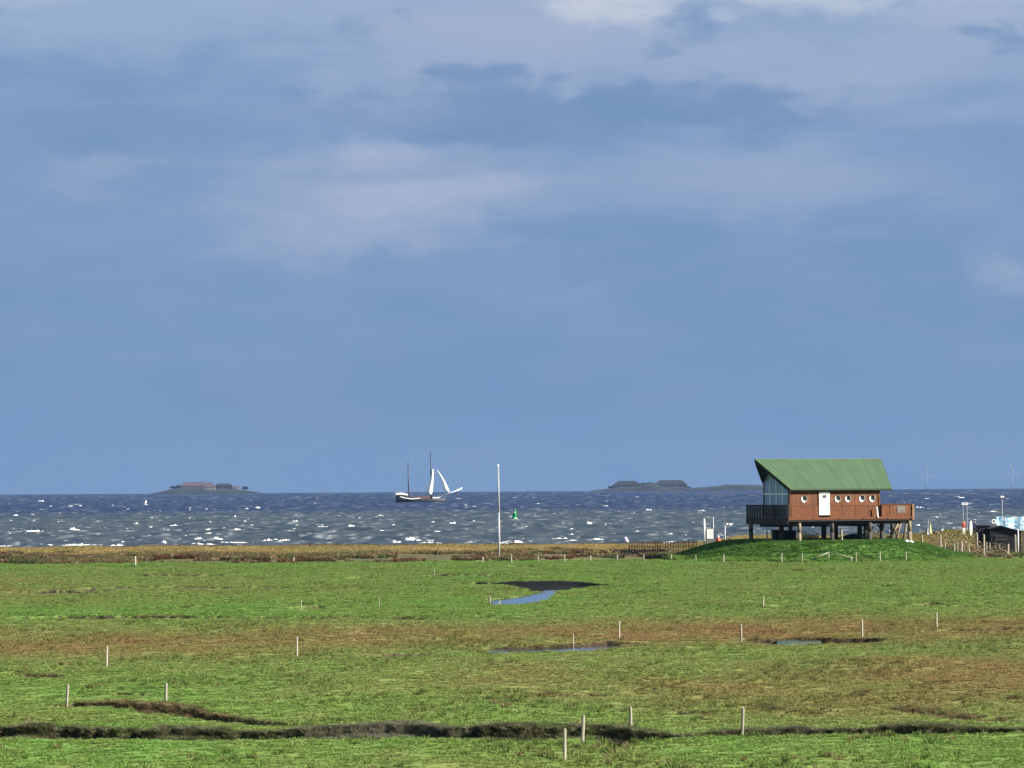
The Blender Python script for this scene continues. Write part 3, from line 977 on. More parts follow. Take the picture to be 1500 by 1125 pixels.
# piles
MT = 1.5
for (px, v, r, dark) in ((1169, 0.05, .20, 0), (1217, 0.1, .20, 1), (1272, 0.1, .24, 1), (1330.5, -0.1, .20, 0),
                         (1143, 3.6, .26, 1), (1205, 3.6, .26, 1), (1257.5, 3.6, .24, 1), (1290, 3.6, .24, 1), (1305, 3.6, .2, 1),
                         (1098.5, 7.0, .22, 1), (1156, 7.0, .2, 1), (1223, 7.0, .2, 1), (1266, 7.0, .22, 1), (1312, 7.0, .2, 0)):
    u = puv(px, v)
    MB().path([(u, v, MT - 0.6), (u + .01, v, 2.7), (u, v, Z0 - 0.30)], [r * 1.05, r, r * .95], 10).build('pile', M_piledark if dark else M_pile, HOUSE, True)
for (pa, va_, za, pb, vb, zb, r) in ((1300, 2.0, 1.8, 1316, 2.0, 3.75, .13), (1321, 1.0, 1.8, 1327, 1.0, 3.7, .11), (1311, 3.5, 1.8, 1318, 3.5, 3.6, .11),
                                     (1272, 3.6, 2.7, 1258, 3.6, 3.8, .09), (1273, .1, 2.8, 1285, .1, 3.75, .09), (1315, -.05, 3.50, 1330, -.05, 3.80, .08), (1290, 3.6, 2.8, 1279, 3.6, 3.8, .09)):
    a = (puv(pa, va_), va_, za); b = (puv(pb, vb), vb, zb)
    MB().tube(a, b, r, n=8).build('brace', M_pile if r > .09 else M_piledark, HOUSE, True)

# front wall: cladding panels with open joints, cut round the door
wall = MB()
wall.box((pu(1198) / 2, 0.10, (Z0 + ZE) / 2), (pu(1198) - 0.02, 0.12, ZE - Z0))
wall.box(((pu(1214) + L) / 2, 0.10, (Z0 + ZE) / 2), (L - pu(1214) - 0.02, 0.12, ZE - Z0))
wall.box(((pu(1198) + pu(1214)) / 2, 0.10, 6.90), (pu(1214) - pu(1198) + .04, 0.12, 0.24))
wo_ = wall.build('wall', M_wood, HOUSE)
seams = [1157.5, 1190, 1198]; seams2 = [1214, 1232, 1251, 1270, 1288]
for ss in (seams, seams2):
    for a, b in zip(ss[:-1], ss[1:]):
        ua, ub = pu(a) + 0.02, pu(b) - 0.02
        MB().box(((ua + ub) / 2, -0.001, (Z0 + 5.33) / 2 + 0.02), (ub - ua, 0.08, 5.33 - Z0 - 0.06)).build('wall_panel', M_wood2, wo_)
# wall boards above the panels
for ss in (seams, seams2):
    for a, b in zip(ss[:-1], ss[1:]):
        ua, ub = pu(a) + 0.012, pu(b) - 0.012
        MB().box(((ua + ub) / 2, 0.02, (5.36 + ZE - 0.02) / 2), (ub - ua, 0.04, ZE - 0.02 - 5.36)).build('wall_panel', M_wood, wo_)
MB().box((0.03, 0.02, (Z0 + ZE) / 2), (0.16, 0.16, ZE - Z0 - .04)).build('corner_post', M_wood2, HOUSE)
MB().box((L - 0.03, 0.02, (Z0 + ZE) / 2), (0.18, 0.18, ZE - Z0 - .04)).build('corner_post', M_wood2, HOUSE)
# right end wall, back wall with windows
MB().slab([(L, 0.16, Z0), (L, W, Z0), (L, W, roofz(W) - 0.12), (L, W / 2, ZR - 0.16), (L, 0.16, roofz(0.16) - .12)], (0.12, 0, 0)).build('wall', M_wood, HOUSE)
bw_ = MB()
for u0, u1, za, zb in ((0, L, Z0, 4.6), (0, L, 7.2, ZB - .1), (3.6, 5.2, 4.6, 7.2), (8.6, L, 4.6, 7.2)):
    bw_.box(((u0 + u1) / 2, W - 0.06, (za + zb) / 2), (u1 - u0, 0.12, zb - za))
bw_.build('wall', M_wood, HOUSE)
for u0, u1 in ((0.1, 1.8), (1.9, 3.6), (5.2, 6.9), (6.95, 8.6)):
    wn = MB().box(((u0 + u1) / 2, W - 0.06, 5.9), (u1 - u0 - .1, 0.02, 2.58)).build('window', M_glass, HOUSE)
MB().box((L / 2, W / 2, Z0 + 0.03), (L - .3, W - .3, 0.04)).build('floor', M_dark_in, HOUSE)
MB().box((4.6, W / 2, 5.5), (0.1, W - .5, 2.6)).build('inner_wall', M_frame, HOUSE)

# door in two leaves with a small light
du0, du1 = pu(1198.3), pu(1213.7)
dr = MB().box(((du0 + du1) / 2, -0.02, 4.97), (du1 - du0, 0.10, 1.06)).build('door_leaf', M_white, HOUSE)
dr2 = MB().box(((du0 + du1) / 2, -0.02, 6.16), (du1 - du0, 0.10, 1.16)).build('door_leaf', M_white, HOUSE)
MB().box(((du0 + du1) / 2 - .02, -0.075, 6.28), (0.44, 0.02, 0.30)).build('window', M_dark_in, dr2)
for fu in (du0 - .05, du1 + .05):
    MB().box((fu, -.015, 5.58), (.09, .13, 2.36)).build('door_frame', M_wood2, HOUSE)
MB().box(((du0 + du1) / 2, -.015, 6.80), (du1 - du0 + .2, .13, .09)).build('door_frame', M_wood2, HOUSE)
MB().tube((du1 - .12, -0.08, 5.48), (du1 - .12, -0.13, 5.48), 0.03).build('handle', M_dark, dr)

# portholes: deep white sleeves let into the wall, dark panes off-centre to paint in the rim's shade
HOLES = [(pu(px), 6.05) for px in (1177, 1226, 1241, 1261.5, 1276.5)]
ro, dep = 0.36, 0.14


def cut(o):
    xs = [v.co.x for v in o.data.vertices]
    zs = [v.co.z for v in o.data.vertices]
    hs = [h for h in HOLES if h[0] + ro > min(xs) and h[0] - ro < max(xs) and 6.05 < max(zs)]
    if not hs:
        return
    cmb = MB()
    for u, z_ in hs:
        cmb.tube((u, -1, z_), (u, 1, z_), ro, n=24)
    c_ = cmb.build('cutter', M_white)
    md = o.modifiers.new('hole', 'BOOLEAN'); md.operation = 'DIFFERENCE'; md.object = c_; md.solver = 'EXACT'
    sv = o.parent; o.parent = None
    dg = bpy.context.evaluated_depsgraph_get()
    m2 = bpy.data.meshes.new_from_object(o.evaluated_get(dg))
    o.modifiers.clear(); o.data = m2; o.parent = sv
    bpy.data.objects.remove(c_)


cut(wo_)
for ch in list(wo_.children):
    cut(ch)
for u, zc_ in HOLES:
    mbp = MB(); n = 24; vs = []
    for r, v in ((ro - .004, -0.045), (ro + .035, -0.045), (ro + .035, -0.005)):
        for i in range(n):
            a = 2 * math.pi * i / n
            vs.append((u + r * math.cos(a), v, zc_ + r * math.sin(a)))
    mbp.add(vs, [(j * n + i, j * n + (i + 1) % n, (j + 1) * n + (i + 1) % n, (j + 1) * n + i) for j in range(2) for i in range(n)])
    ph = mbp.build('porthole', M_wood2, HOUSE)
    mbp = MB(); vs = []
    for r, v in ((ro - .004, -0.045), (ro - .004, dep), (.12, dep)):
        for i in range(n):
            a = 2 * math.pi * i / n
            vs.append((u + r * math.cos(a), v, zc_ + r * math.sin(a)))
    mbp.add(vs, [(j * n + i, j * n + (i + 1) % n, (j + 1) * n + (i + 1) % n, (j + 1) * n + i) for j in range(2) for i in range(n)])
    mbp.build('sleeve', M_white, ph)
    MB().add([(u + .10 + .235 * math.cos(2 * math.pi * i / n), dep - .012, zc_ + .05 + .235 * math.sin(2 * math.pi * i / n)) for i in range(n)], [tuple(range(n))]).build('pane', M_dark_in, ph)  # dark disc: glass plus painted shade, leaving a bright crescent at the left

# roof: long prow at the sea end, sheets laid one beside the other
ridge0, ridge1 = (puv(1105, W / 2), W / 2, ZR), (puv(1290, W / 2), W / 2, ZR)
ev0, ev1 = (puv(1156.5, -.42), -0.42, ZE), (puv(1305, -.42), -0.42, ZE)
bk0, bk1 = (puv(1116, W + .32), W + 0.32, ZB), (puv(1300, W + .32), W + 0.32, ZB)
rf = MB()
th = Vector((0, 0, -0.16))
V = Vector
rf.hexa([V(ev0) + th, V(ev1) + th, V(ridge1) + th, V(ridge0) + th], [V(ev0), V(ev1), V(ridge1), V(ridge0)])
rf.hexa([V(ridge0) + th, V(ridge1) + th, V(bk1) + th, V(bk0) + th], [V(ridge0), V(ridge1), V(bk1), V(bk0)])
roof = rf.build('roof', M_dark, HOUSE)
nrm = (V(ev1) - V(ev0)).cross(V(ridge0) - V(ev0)).normalized()
npan = 13
for i in range(npan):
    t0, t1 = i / npan, (i + 1) / npan - 0.0012
    lo = [V(ev0).lerp(V(ev1), t0), V(ev0).lerp(V(ev1), t1), V(ridge0).lerp(V(ridge1), t1), V(ridge0).lerp(V(ridge1), t0)]
    lo = [p + nrm * 0.004 for p in lo]
    up = 0.05 + 0.006 * (i % 2)
    MB().hexa(lo, [p + nrm * up for p in lo]).build('roof_sheet', M_roof, roof)
nb_ = (V(ridge1) - V(ridge0)).cross(V(bk0) - V(ridge0)).normalized()
for i in range(npan):
    t0, t1 = i / npan, (i + 1) / npan - 0.0012
    lo = [V(ridge0).lerp(V(ridge1), t0), V(ridge0).lerp(V(ridge1), t1), V(bk0).lerp(V(bk1), t1), V(bk0).lerp(V(bk1), t0)]
    lo = [p + nb_ * 0.004 for p in lo]
    MB().hexa(lo, [p + nb_ * 0.05 for p in lo]).build('roof_sheet', M_roof, roof)
MB().tube(V(ridge0) + V((0, 0, .04)), V(ridge1) + V((0, 0, .04)), 0.07, n=8).build('ridge_cap', M_roof, roof)
MB().tube(V(ev0) + V((0, -.06, -.04)), V(ev1) + V((0, -.06, -.04)), 0.04, n=8).build('gutter', M_roof, roof)
for a, b in ((ev0, ridge0), (ridge0, bk0), (ev1, ridge1), (ridge1, bk1)):
    MB().hexa([V(a) + V((-.03, 0, -.30)), V(a) + V((.05, 0, -.30)), V(b) + V((.05, 0, -.30)), V(b) + V((-.03, 0, -.30))],
              [V(a) + V((-.03, 0, .01)), V(a) + V((.05, 0, .01)), V(b) + V((.05, 0, .01)), V(b) + V((-.03, 0, .01))]).build('barge_board', M_dark, roof)

# glazed sea-end gable: posts, transom, panes
nb = 4
vv = [0.14 + (W - 0.2) * i / nb for i in range(nb + 1)]
TR = 6.55
for i, v in enumerate(vv):
    zt = roofz(v) - 0.22
    MB().box((0.0, v, (Z0 + zt) / 2), (0.10, 0.14 if i not in (0, nb) else 0.16, zt - Z0)).build('window_post', M_frame if i not in (0, nb) else M_dark, HOUSE)
MB().box((-0.012, W / 2 + .02, TR), (0.10, W - .3, 0.16)).build('window_bar', M_frame, HOUSE)
MB().box((-0.012, W / 2 + .02, Z0 + .10), (0.11, W - .3, 0.2)).build('window_bar', M_frame, HOUSE)
for i in range(nb):
    a, b = vv[i] + .075, vv[i + 1] - .075
    MB().slab([(0.0, a, Z0 + .2), (0.0, b, Z0 + .2), (0.0, b, TR - .08), (0.0, a, TR - .08)], (.015, 0, 0)).build('pane', M_glass, HOUSE)
    za, zb = roofz(a) - .24, roofz(b) - .24
    if za > TR + .1:
        pts = [(0.0, a, TR + .08), (0.0, b, TR + .08), (0.0, b, zb), (0.0, a, za)]
        if a < W / 2 < b: pts.insert(3, (0.0, W / 2, roofz(W / 2) - .26))
        MB().slab(pts, (.015, 0, 0)).build('pane', M_glass, HOUSE)
    elif zb > TR + .1:
        MB().slab([(0.0, a, TR + .08), (0.0, b, TR + .08), (0.0, b, zb)], (.015, 0, 0)).build('pane', M_glass, HOUSE)

# railing of dark slats at the sea end, boarded parapet at the other
PT = 5.43
rl = MB().box((deckU0, (deckV0 + deckV1) / 2, PT), (0.12, deckV1 - deckV0, 0.08)).build('railing', M_dark, HOUSE)
for i in range(30):
    v = deckV0 + 0.1 + (deckV1 - deckV0 - 0.2) * i / 29
    MB().box((deckU0, v, (Z0 + PT) / 2 - 0.02), (0.035, 0.165, PT - Z0 - 0.02)).build('slat', M_dark, rl)
for v in (deckV0 + .05, 2.4, 4.8, deckV1 - .05):
    MB().box((deckU0 + .06, v, (Z0 + PT) / 2), (0.11, 0.12, PT - Z0)).build('post', M_dark, rl)
rb = MB().box(((deckU0 + deckU1) / 2, deckV1, PT), (deckU1 - deckU0, 0.10, 0.08)).build('railing', M_dark, HOUSE)
for i in range(48):
    u = deckU0 + 0.1 + (deckU1 - deckU0 - 0.2) * i / 47
    MB().box((u, deckV1, (Z0 + PT) / 2 - 0.02), (0.14, 0.03, PT - Z0 - 0.02)).build('slat', M_dark, rb)
par = MB().box(((L + .1 + deckU1) / 2, deckV0 + 0.02, PT + .02), (deckU1 - L - .1, 0.16, 0.07)).build('parapet', M_wood2, HOUSE)
nbd = 8
for i in range(nbd):
    a = L + .08 + (deckU1 - L - .1) * i / nbd; b = L + .06 + (deckU1 - L - .1) * (i + 1) / nbd
    MB().box(((a + b) / 2, deckV0 + 0.02 + .012 * (i % 2), (Z0 + PT) / 2), (b - a - .012, 0.05, PT - Z0 - .03)).build('board', M_wood2 if i % 3 else M_wood, par)
for i in range(14):
    a = deckV0 + .1 + (deckV1 - deckV0 - .2) * i / 14; b = deckV0 + .1 + (deckV1 - deckV0 - .2) * (i + 1) / 14
    MB().box((deckU1 - .03, (a + b) / 2, (Z0 + PT) / 2), (0.05, b - a - .015, PT - Z0 - .03)).build('board', M_wood2, par)
MB().box((deckU1 - .0, deckV0 - .03, (Z0 + PT) / 2 - .12), (0.26, 0.16, PT - Z0 + .22)).build('corner_post', mat('pale_larch', (0.17, 0.085, 0.04), .7, .3, 3), par)
MB().box((pu(1316), deckV0 - .025, 4.95), (0.95, 0.03, 0.72)).build('sign_board', mat('grey_print_board', (0.12, 0.10, 0.09), .6, .55, 5.0), par)
MB().tube((pu(1281), deckV0 - .12, Z0 + .0), (pu(1279.5), deckV0 - .12, Z0 + 1.1), 0.075, n=8).build('white_pole', M_white, HOUSE)
MB().tube((pu(1310) + .9, 1.5, PT), (pu(1310) + .9, 1.5, PT + .35), 0.05, n=6).build('lamp', M_dark, HOUSE)


def person(name, loc, hgt, rz, skin, jacket, trousers, cap, label, lean=0.0, arm=0.35):
    """one continuous skinned figure, materials by height"""
    s = hgt / 1.75
    J = {'pel': (0, 0, .95), 'bel': (0, .01, 1.12), 'che': (lean * .1, .0, 1.34), 'nek': (lean * .15, 0, 1.50), 'hd0': (lean * .17, -.01, 1.58), 'hd1': (lean * .18, -.01, 1.70)}
    for k, sg in (('l', -1), ('r', 1)):
        J['hip' + k] = (.09 * sg, 0, .90); J['kne' + k] = (.10 * sg, -.03, .50); J['ank' + k] = (.11 * sg, .01, .09); J['toe' + k] = (.12 * sg, -.15, .04)
        J['sho' + k] = (.19 * sg, 0, 1.42); J['elb' + k] = (.26 * sg, .02, 1.16); J['wri' + k] = (.24 * sg, -.12 * arm * 3, .98 + arm * .2); J['han' + k] = (.23 * sg, -.2 * arm * 3, .92 + arm * .25)
    E = [('pel', 'bel'), ('bel', 'che'), ('che', 'nek'), ('nek', 'hd0'), ('hd0', 'hd1')]
    for k in 'lr':
        E += [('pel', 'hip' + k), ('hip' + k, 'kne' + k), ('kne' + k, 'ank' + k), ('ank' + k, 'toe' + k), ('che', 'sho' + k), ('sho' + k, 'elb' + k), ('elb' + k, 'wri' + k), ('wri' + k, 'han' + k)]
    rad = {'pel': .15, 'bel': .15, 'che': .17, 'nek': .06, 'hd0': .085, 'hd1': .085, 'hip': .10, 'kne': .07, 'ank': .05, 'toe': .045, 'sho': .075, 'elb': .055, 'wri': .04, 'han': .045}
    names = list(J)
    me = bpy.data.meshes.new(name)
    me.from_pydata([Vector(J[n]) * s for n in names], [(names.index(a), names.index(b)) for a, b in E], [])
    tmp = bpy.data.objects.new(name, me); COL.objects.link(tmp)
    sk = tmp.modifiers.new('skin', 'SKIN')
    for n, sv in zip(names, me.skin_vertices[0].data):
        r = rad[n if n in rad else n[:3]] * s
        sv.radius = (r, r); sv.use_root = (n == 'pel')
    tmp.modifiers.new('sub', 'SUBSURF').levels = 1
    dg = bpy.context.evaluated_depsgraph_get()
    m2 = bpy.data.meshes.new_from_object(tmp.evaluated_get(dg))
    bpy.data.objects.remove(tmp)
    for c in (skin, jacket, trousers, cap):
        m2.materials.append(c)
    for p in m2.polygons:
        z_ = p.center.z / s; p.use_smooth = True
        ax = abs(p.center.x / s)
        p.material_index = 3 if z_ > 1.655 else 0 if z_ > 1.50 else 1 if z_ > .93 and not (ax > .2 and z_ < 1.0) else 0 if (ax > .2 and z_ > .8) else 2 if z_ > .07 else 3
    o = link(name, m2)
    o.location = loc; o.rotation_euler = (0, 0, rz)
    hdm = MB()
    hx = lean * .17 * s
    for ex in (-.035, .035):
        hdm.lathe([(0.001, -.012), (.013, 0), (.001, .012)], (hx + ex * s, -.098 * s, 1.63 * s), 6)
    hdm.lathe([(0.001, -.02), (.014, -.005), (.004, .02)], (hx, -.105 * s, 1.60 * s), 6)
    hdm.build('face_features', M_dark_in if False else mat('face_brown', (0.16, .08, .05), .7, .1), o)  # eyes and nose in one dark brown
    tag(o, label, 'person')
    return o


M_skin = mat('skin', (0.45, 0.27, 0.18), .6, .1)
M_rust = mat('rust_red_jacket', (0.26, 0.07, 0.03), .8, .25, 6)
M_purple = mat('violet_jacket', (0.13, 0.11, 0.28), .8, .25, 6)
M_navy = mat('navy_trousers', (0.03, 0.035, 0.06), .8, .2, 6)
M_offwhite = mat('off_white_cloth', (0.62, 0.58, 0.52), .8, .15, 6)
M_hair = mat('dark_hair', (0.05, 0.03, 0.02), .7, .2, 6)
M_blackhut = mat('black_tarred_board', (0.013, 0.013, 0.018), .75, .4, 4.0, (5, 5, .5), .2, bump=.4)
M_straw = mat('dry_brushwood', (0.22, 0.165, 0.10), .9, .45, 6.0, (2, 2, 2), .1)
M_red = mat('red_plastic', (0.40, 0.06, 0.035), .5, .15, 5)
M_green = mat('green_buoy_paint', (0.01, 0.22, 0.07), .45, .2, 2.0)
M_steel = mat('pale_galvanised_pole', (0.34, 0.35, 0.37), .45, .2, 3.0, (4, 4, .3), .5)

# ------------------------------------------------------------------ fence posts
post_protos = []
for s in range(5):
    rr = random.Random(s + 40)
    mbp = MB()
    n = 9; vs = []; rings = [(-0.25, 1.0), (0.0, 1.0), (0.35, .97), (0.7, .95), (.95, .93), (1.0, .80)]
    bx_, by_ = rr.uniform(-.35, .35), rr.uniform(-.2, .2)
    for j, (z_, k) in enumerate(rings):
        for i in range(n):
            a = 2 * math.pi * i / n
            q = k * (1 + .10 * math.sin(3 * a + s) + rr.uniform(-.05, .05))
            vs.append((q * math.cos(a) + bx_ * z_ * z_, q * math.sin(a) + by_ * z_ * z_, z_ + (.018 * math.cos(a + s) if j > 3 else 0)))
    fs = [(j * n + i, j * n + (i + 1) % n, (j + 1) * n + (i + 1) % n, (j + 1) * n + i) for j in range(len(rings) - 1) for i in range(n)]
    fs.append(tuple(range((len(rings) - 1) * n, len(rings) * n)))
    mbp.add(vs, fs)
    me = bpy.data.meshes.new('fence_post'); me.from_pydata(mbp.v, [], mbp.f); me.materials.append(M_post)
    for p in me.polygons: p.use_smooth = len(p.vertices) == 4
    post_protos.append(me)
pr = random.Random(3)


def post(px, top, base, label, group='fence posts on the marsh', dia=0.10, d=None, lean=None):
    if d is None:
        p = hit(px, base)
    else:
        q = at(px, base, d); p = Vector((q.x, d, float(ground(np.array([q.x]), np.array([d]))[0])))
        base = proj(p.x, p.y, p.z)[1]
    h = (base - top) * p.y / F
    o = link('fence_post', post_protos[pr.randrange(5)])
    o.location = p
    r = dia / 2
    o.scale = (r, r, max(h, .2))
    ln = (lean if lean is not None else pr.uniform(-.02, .03))
    o.rotation_euler = (pr.uniform(-.02, .02), ln, pr.uniform(0, 6.28) if abs(ln) < .035 else 0)
    return tag(o, label, 'post', group)


for a in ((827, 1068, 1115, 'nearest pale fence post, standing in front of the foreground ditch'),
          (853, 1048, 1090, 'leaning pale fence post at the dark gap of the foreground ditch', .06),
          (924, 1035, 1067, 'fence post standing just behind the dark gap of the foreground ditch'),
          (1087, 1037, 1079, 'slightly leaning post in the grey scrub of the ditch, right of the dark gap', .05),
          (98, 1006, 1033, 'left post at the edge of the eroded brown scar', -.03),
          (243, 1001, 1028, 'right post above the eroded brown scar, in green grass'),
          (156, 947, 977, 'weathered fence post at the lower edge of the brown strip, far left'),
          (435, 933, 963, 'tall straight post on the brown strip, left of the picture centre'),
          (840, 929, 949, 'post standing over the thin pale ditch water'),
          (907, 910, 937, 'post on the brown strip, just right above the pale ditch water'),
          (1086, 915, 938, 'post at the left end of the muddy ditch with the blue puddle'),
          (1263, 908, 934, 'post at the right end of the muddy ditch with the blue puddle'),
          (1372, 898, 919, 'post farthest right on the brown strip'),
          (1118, 874, 889, 'lone small post on the green meadow below the stilt house'),
          (441, 880, 894, 'thin grey stake beside a dark tussock on the green meadow'),
          (555, 877, 890, 'thin grey stake on the green meadow left of the pond'),
          (718, 873, 885, 'short pale stake at the left tip of the blue pond'),
          (636, 833, 843, 'thin stake at the far dark rill above the pond, left side')):
    post(a[0], a[1], a[2], a[3], lean=a[4] if len(a) > 4 else None, dia=0.10 if 'thin' not in a[3] else .06)
row = [(198, 815, 829), (430, 816, 824), (707, 816, 824), (749, 812, 825), (788, 814, 822), (827, 812, 824), (865, 814, 822), (904, 813, 821), (943, 812, 821), (983, 812, 821)]
ordw = ['first', 'second', 'third', 'fourth', 'fifth', 'sixth', 'seventh', 'eighth', 'ninth', 'tenth']
for i, (a, b, c) in enumerate(row):
    lab = 'broad weathered post in the scrub at the far left edge of the meadow' if i == 0 else 'pale stake in the scrub, alone left of the flagpole' if i == 1 else \
        'small post along the scrub edge, %s counted right from the flagpole' % ordw[i - 3] if i > 2 else 'stake in the scrub just left of the flagpole'
    post(a, b, c, lab, 'posts along the seaward edge of the meadow', .15 if i else .22)
for i, (a, b, c) in enumerate([(1019, 813, 823), (1060, 812, 824), (1145, 811, 824), (1175, 811, 823), (1254, 809, 823), (1289, 809, 823), (1327, 808, 822)]):
    post(a, b, c, 'small post at the foot of the house mound, %s from the left' % ordw[i], 'posts at the foot of the mound', .13)
for i, (a, b, d) in enumerate([(1351, 783, 352), (1378, 783, 357), (1384, 794, 352), (1398, 796, 352), (1402.5, 793, 356), (1408.5, 793, 354), (1419, 798, 352), (1445, 794, 366), (1450, 795, 365)]):
    post(a, b, 800, 'stubby pale post right of the house mound, %s from the left' % ordw[i], 'stubby posts right of the mound', .20 if i in (0, 1, 5) else .15, d)
for a, b, d, lab in ((1431, 781, 362, 'tall pale post in front of the person in the violet jacket'), (1441.5, 783, 361, 'tall post at the left end of the black hut'),
                     (1476.5, 797, 357, 'shorter post in front of the middle of the black hut'), (1487.5, 783, 359, 'tall post in front of the right end of the black hut'),
                     (1500, 780, 358, 'thick pale post cut by the right edge of the picture')):
    post(a, b, 810, lab, 'tall posts by the black hut', .24 if a < 1499 else .34, d)

# fallen rails on the foot of the mound
c0 = hit(1214, 819); c1 = hit(1190, 821); c2 = hit(1250, 822)
g0 = empty('broken_rail_fence', (0, 0, 0))
tag(g0, 'two pale rails sloping down from a short post at the foot of the mound', 'fence')
topz = c0.z + 10 * c0.y / F
MB().tube((c0.x, c0.y, c0.z - .2), (c0.x, c0.y, topz), .07, .06).build('post', M_post, g0, True)
MB().tube((c2.x - .2, c2.y, c2.z - .2), (c2.x - .2, c2.y, c2.z + .3), .07, .06).build('post', M_post, g0, True)
MB().tube((c0.x, c0.y - .1, topz - .03), (c1.x, c1.y, c1.z + .15), .045).build('rail', M_post, g0, True)
MB().tube((c0.x, c0.y - .1, topz - .03), (c2.x, c2.y, c2.z + .28), .045).build('rail', M_post, g0, True)

# ------------------------------------------------------------------ flagpole
p = hit(731, 818)
fp = empty('flagpole', p)
tag(fp, 'tall thin white pole standing in the scrub before the shore', 'pole')
ht = (818 - 684) * p.y / F
MB().path([(0, 0, -.3), (0, 0, ht * .5), (-.06, 0, ht)], [.10, .085, .06], 10).build('pole', M_steel, fp, True)
MB().lathe([(.02, -.12), (.11, -.06), (.12, .05), (.03, .14)], (-.06, 0, ht + .1), 10).build('finial', M_white, fp, True)
MB().box((0, 0, .05), (.5, .5, .3)).build('base', M_pile, fp)
MB().tube((.13, -.06, 1.2), (.05, -.06, ht), .012, n=5).build('halyard', M_white, fp)

# ------------------------------------------------------------------ left of the mound: board, cone, windsock, picket fence
b0 = at(1040, 793, 352); bz = float(ground(np.array([b0.x]), np.array([b0.y]))[0])
k = 352 / F
bd = empty('notice_board', (b0.x, 352, bz))
tag(bd, 'white notice board between two tall thin poles left of the mound', 'notice board')
zpx = lambda py, px=1040, d=352: H + ray(px, py)[2] * d - bz
MB().tube((-.52, 0, -.3), (-.58, 0, zpx(760)), .085, .075).build('pole', M_white, bd, True)
MB().tube((.38, 0, -.3), (.36, 0, zpx(757)), .045).build('pole', M_steel, bd, True)
MB().box((.02, -.08, zpx(782)), (.70, .06, 1.02)).build('panel', M_white, bd)
MB().box((.02, -.03, zpx(782)), (.84, .05, 1.10)).build('panel_frame', M_dark, bd)
MB().box((.05, .05, zpx(795)), (.9, .4, .5)).build('base', M_pile, bd)
c = at(1052, 794, 353); cz = float(ground(np.array([c.x]), np.array([c.y]))[0])
cn = empty('beach_cone', (c.x, c.y, cz)); tag(cn, 'faded red cone with white top beside the white notice board', 'cone')
zc0 = H + ray(1052, 794)[2] * 353 - cz
MB().lathe([(.36, -.2), (.34, zc0 + .05), (.22, zc0 + .35), (.12, zc0 + .48)], n=12).build('body', M_red, cn, True)
MB().lathe([(.13, zc0 + .48), (.10, zc0 + .6), (.03, zc0 + .66)], n=12).build('tip', M_white, cn, True)
c = at(1062, 785, 372); wz_ = float(ground(np.array([c.x]), np.array([c.y]))[0])
ws = empty('windsock_pole', (c.x, 372, wz_)); tag(ws, 'thin pole with a pale streaming windsock behind the notice board', 'windsock')
zt = H + ray(1062, 767)[2] * 372 - wz_; zl = H + ray(1062, 784)[2] * 372 - wz_
MB().tube((0, 0, -.3), (0, 0, zt), .065).build('pole', M_steel, ws, True)
MB().path([(0.05, 0, zt - .05), (.35, 0, zt - .10), (.65, -.02, zt - .04), (.9, -.03, zt - .02)], [.10, .09, .07, .04], 8).build('windsock', M_offwhite, ws, True)
MB().box((-.35, 0, zl), (.8, .10, .12)).build('cross_arm', M_steel, ws)
f0 = hit(922, 806); f1 = hit(1020, 803)
f0.y = f1.y = 399; f0.x = at(922, 806, 399).x; f1.x = at(1020, 803, 399).x
pf = empty('picket_fence', (f0.x, f0.y, 0)); tag(pf, 'low brown picket fence on the straw grass left of the mound', 'fence')
M_pick = mat('brown_picket', (0.085, 0.06, 0.035), .85, .5, 4, (4, 4, .5), .1)
ln_ = f1.x - f0.x
for i in range(27):
    u = ln_ * i / 26
    gz_ = float(ground(np.array([f0.x + u]), np.array([399.0]))[0])
    hh = pr.uniform(.88, 1.08) * (0.55 + .45 * min(1, i / 8))
    MB().box((u, 0, gz_ + hh / 2 - .1), (.13, .05, hh + .2), pr.uniform(-.2, .2)).build('slat', M_pick, pf)
for zz in (.35, .8):
    MB().box((ln_ / 2, .05, zz), (ln_, .05, .08)).build('rail', M_pick, pf)
bl = at(917, 789, 430); bz2 = H + ray(917, 791)[2] * 430
by = empty('beach_marker', (bl.x, 430, bz2 - .3)); tag(by, 'tiny violet and white ball marker on the mud above the picket fence', 'marker')
MB().lathe([(.02, -.3), (.22, -.1), (.28, .15), (.2, .35), (.02, .42)], (-.08, 0, .3), 10).build('ball', mat('pale_violet', (.42, .36, .62), .5, .15), by, True)
MB().lathe([(.02, -.2), (.2, -.05), (.2, .12), (.02, .2)], (.12, -.2, .15), 10).build('foot', M_white, by, True)

# ------------------------------------------------------------------ under the house
def gh(x, y):
    return float(ground(np.array([x]), np.array([y]))[0])


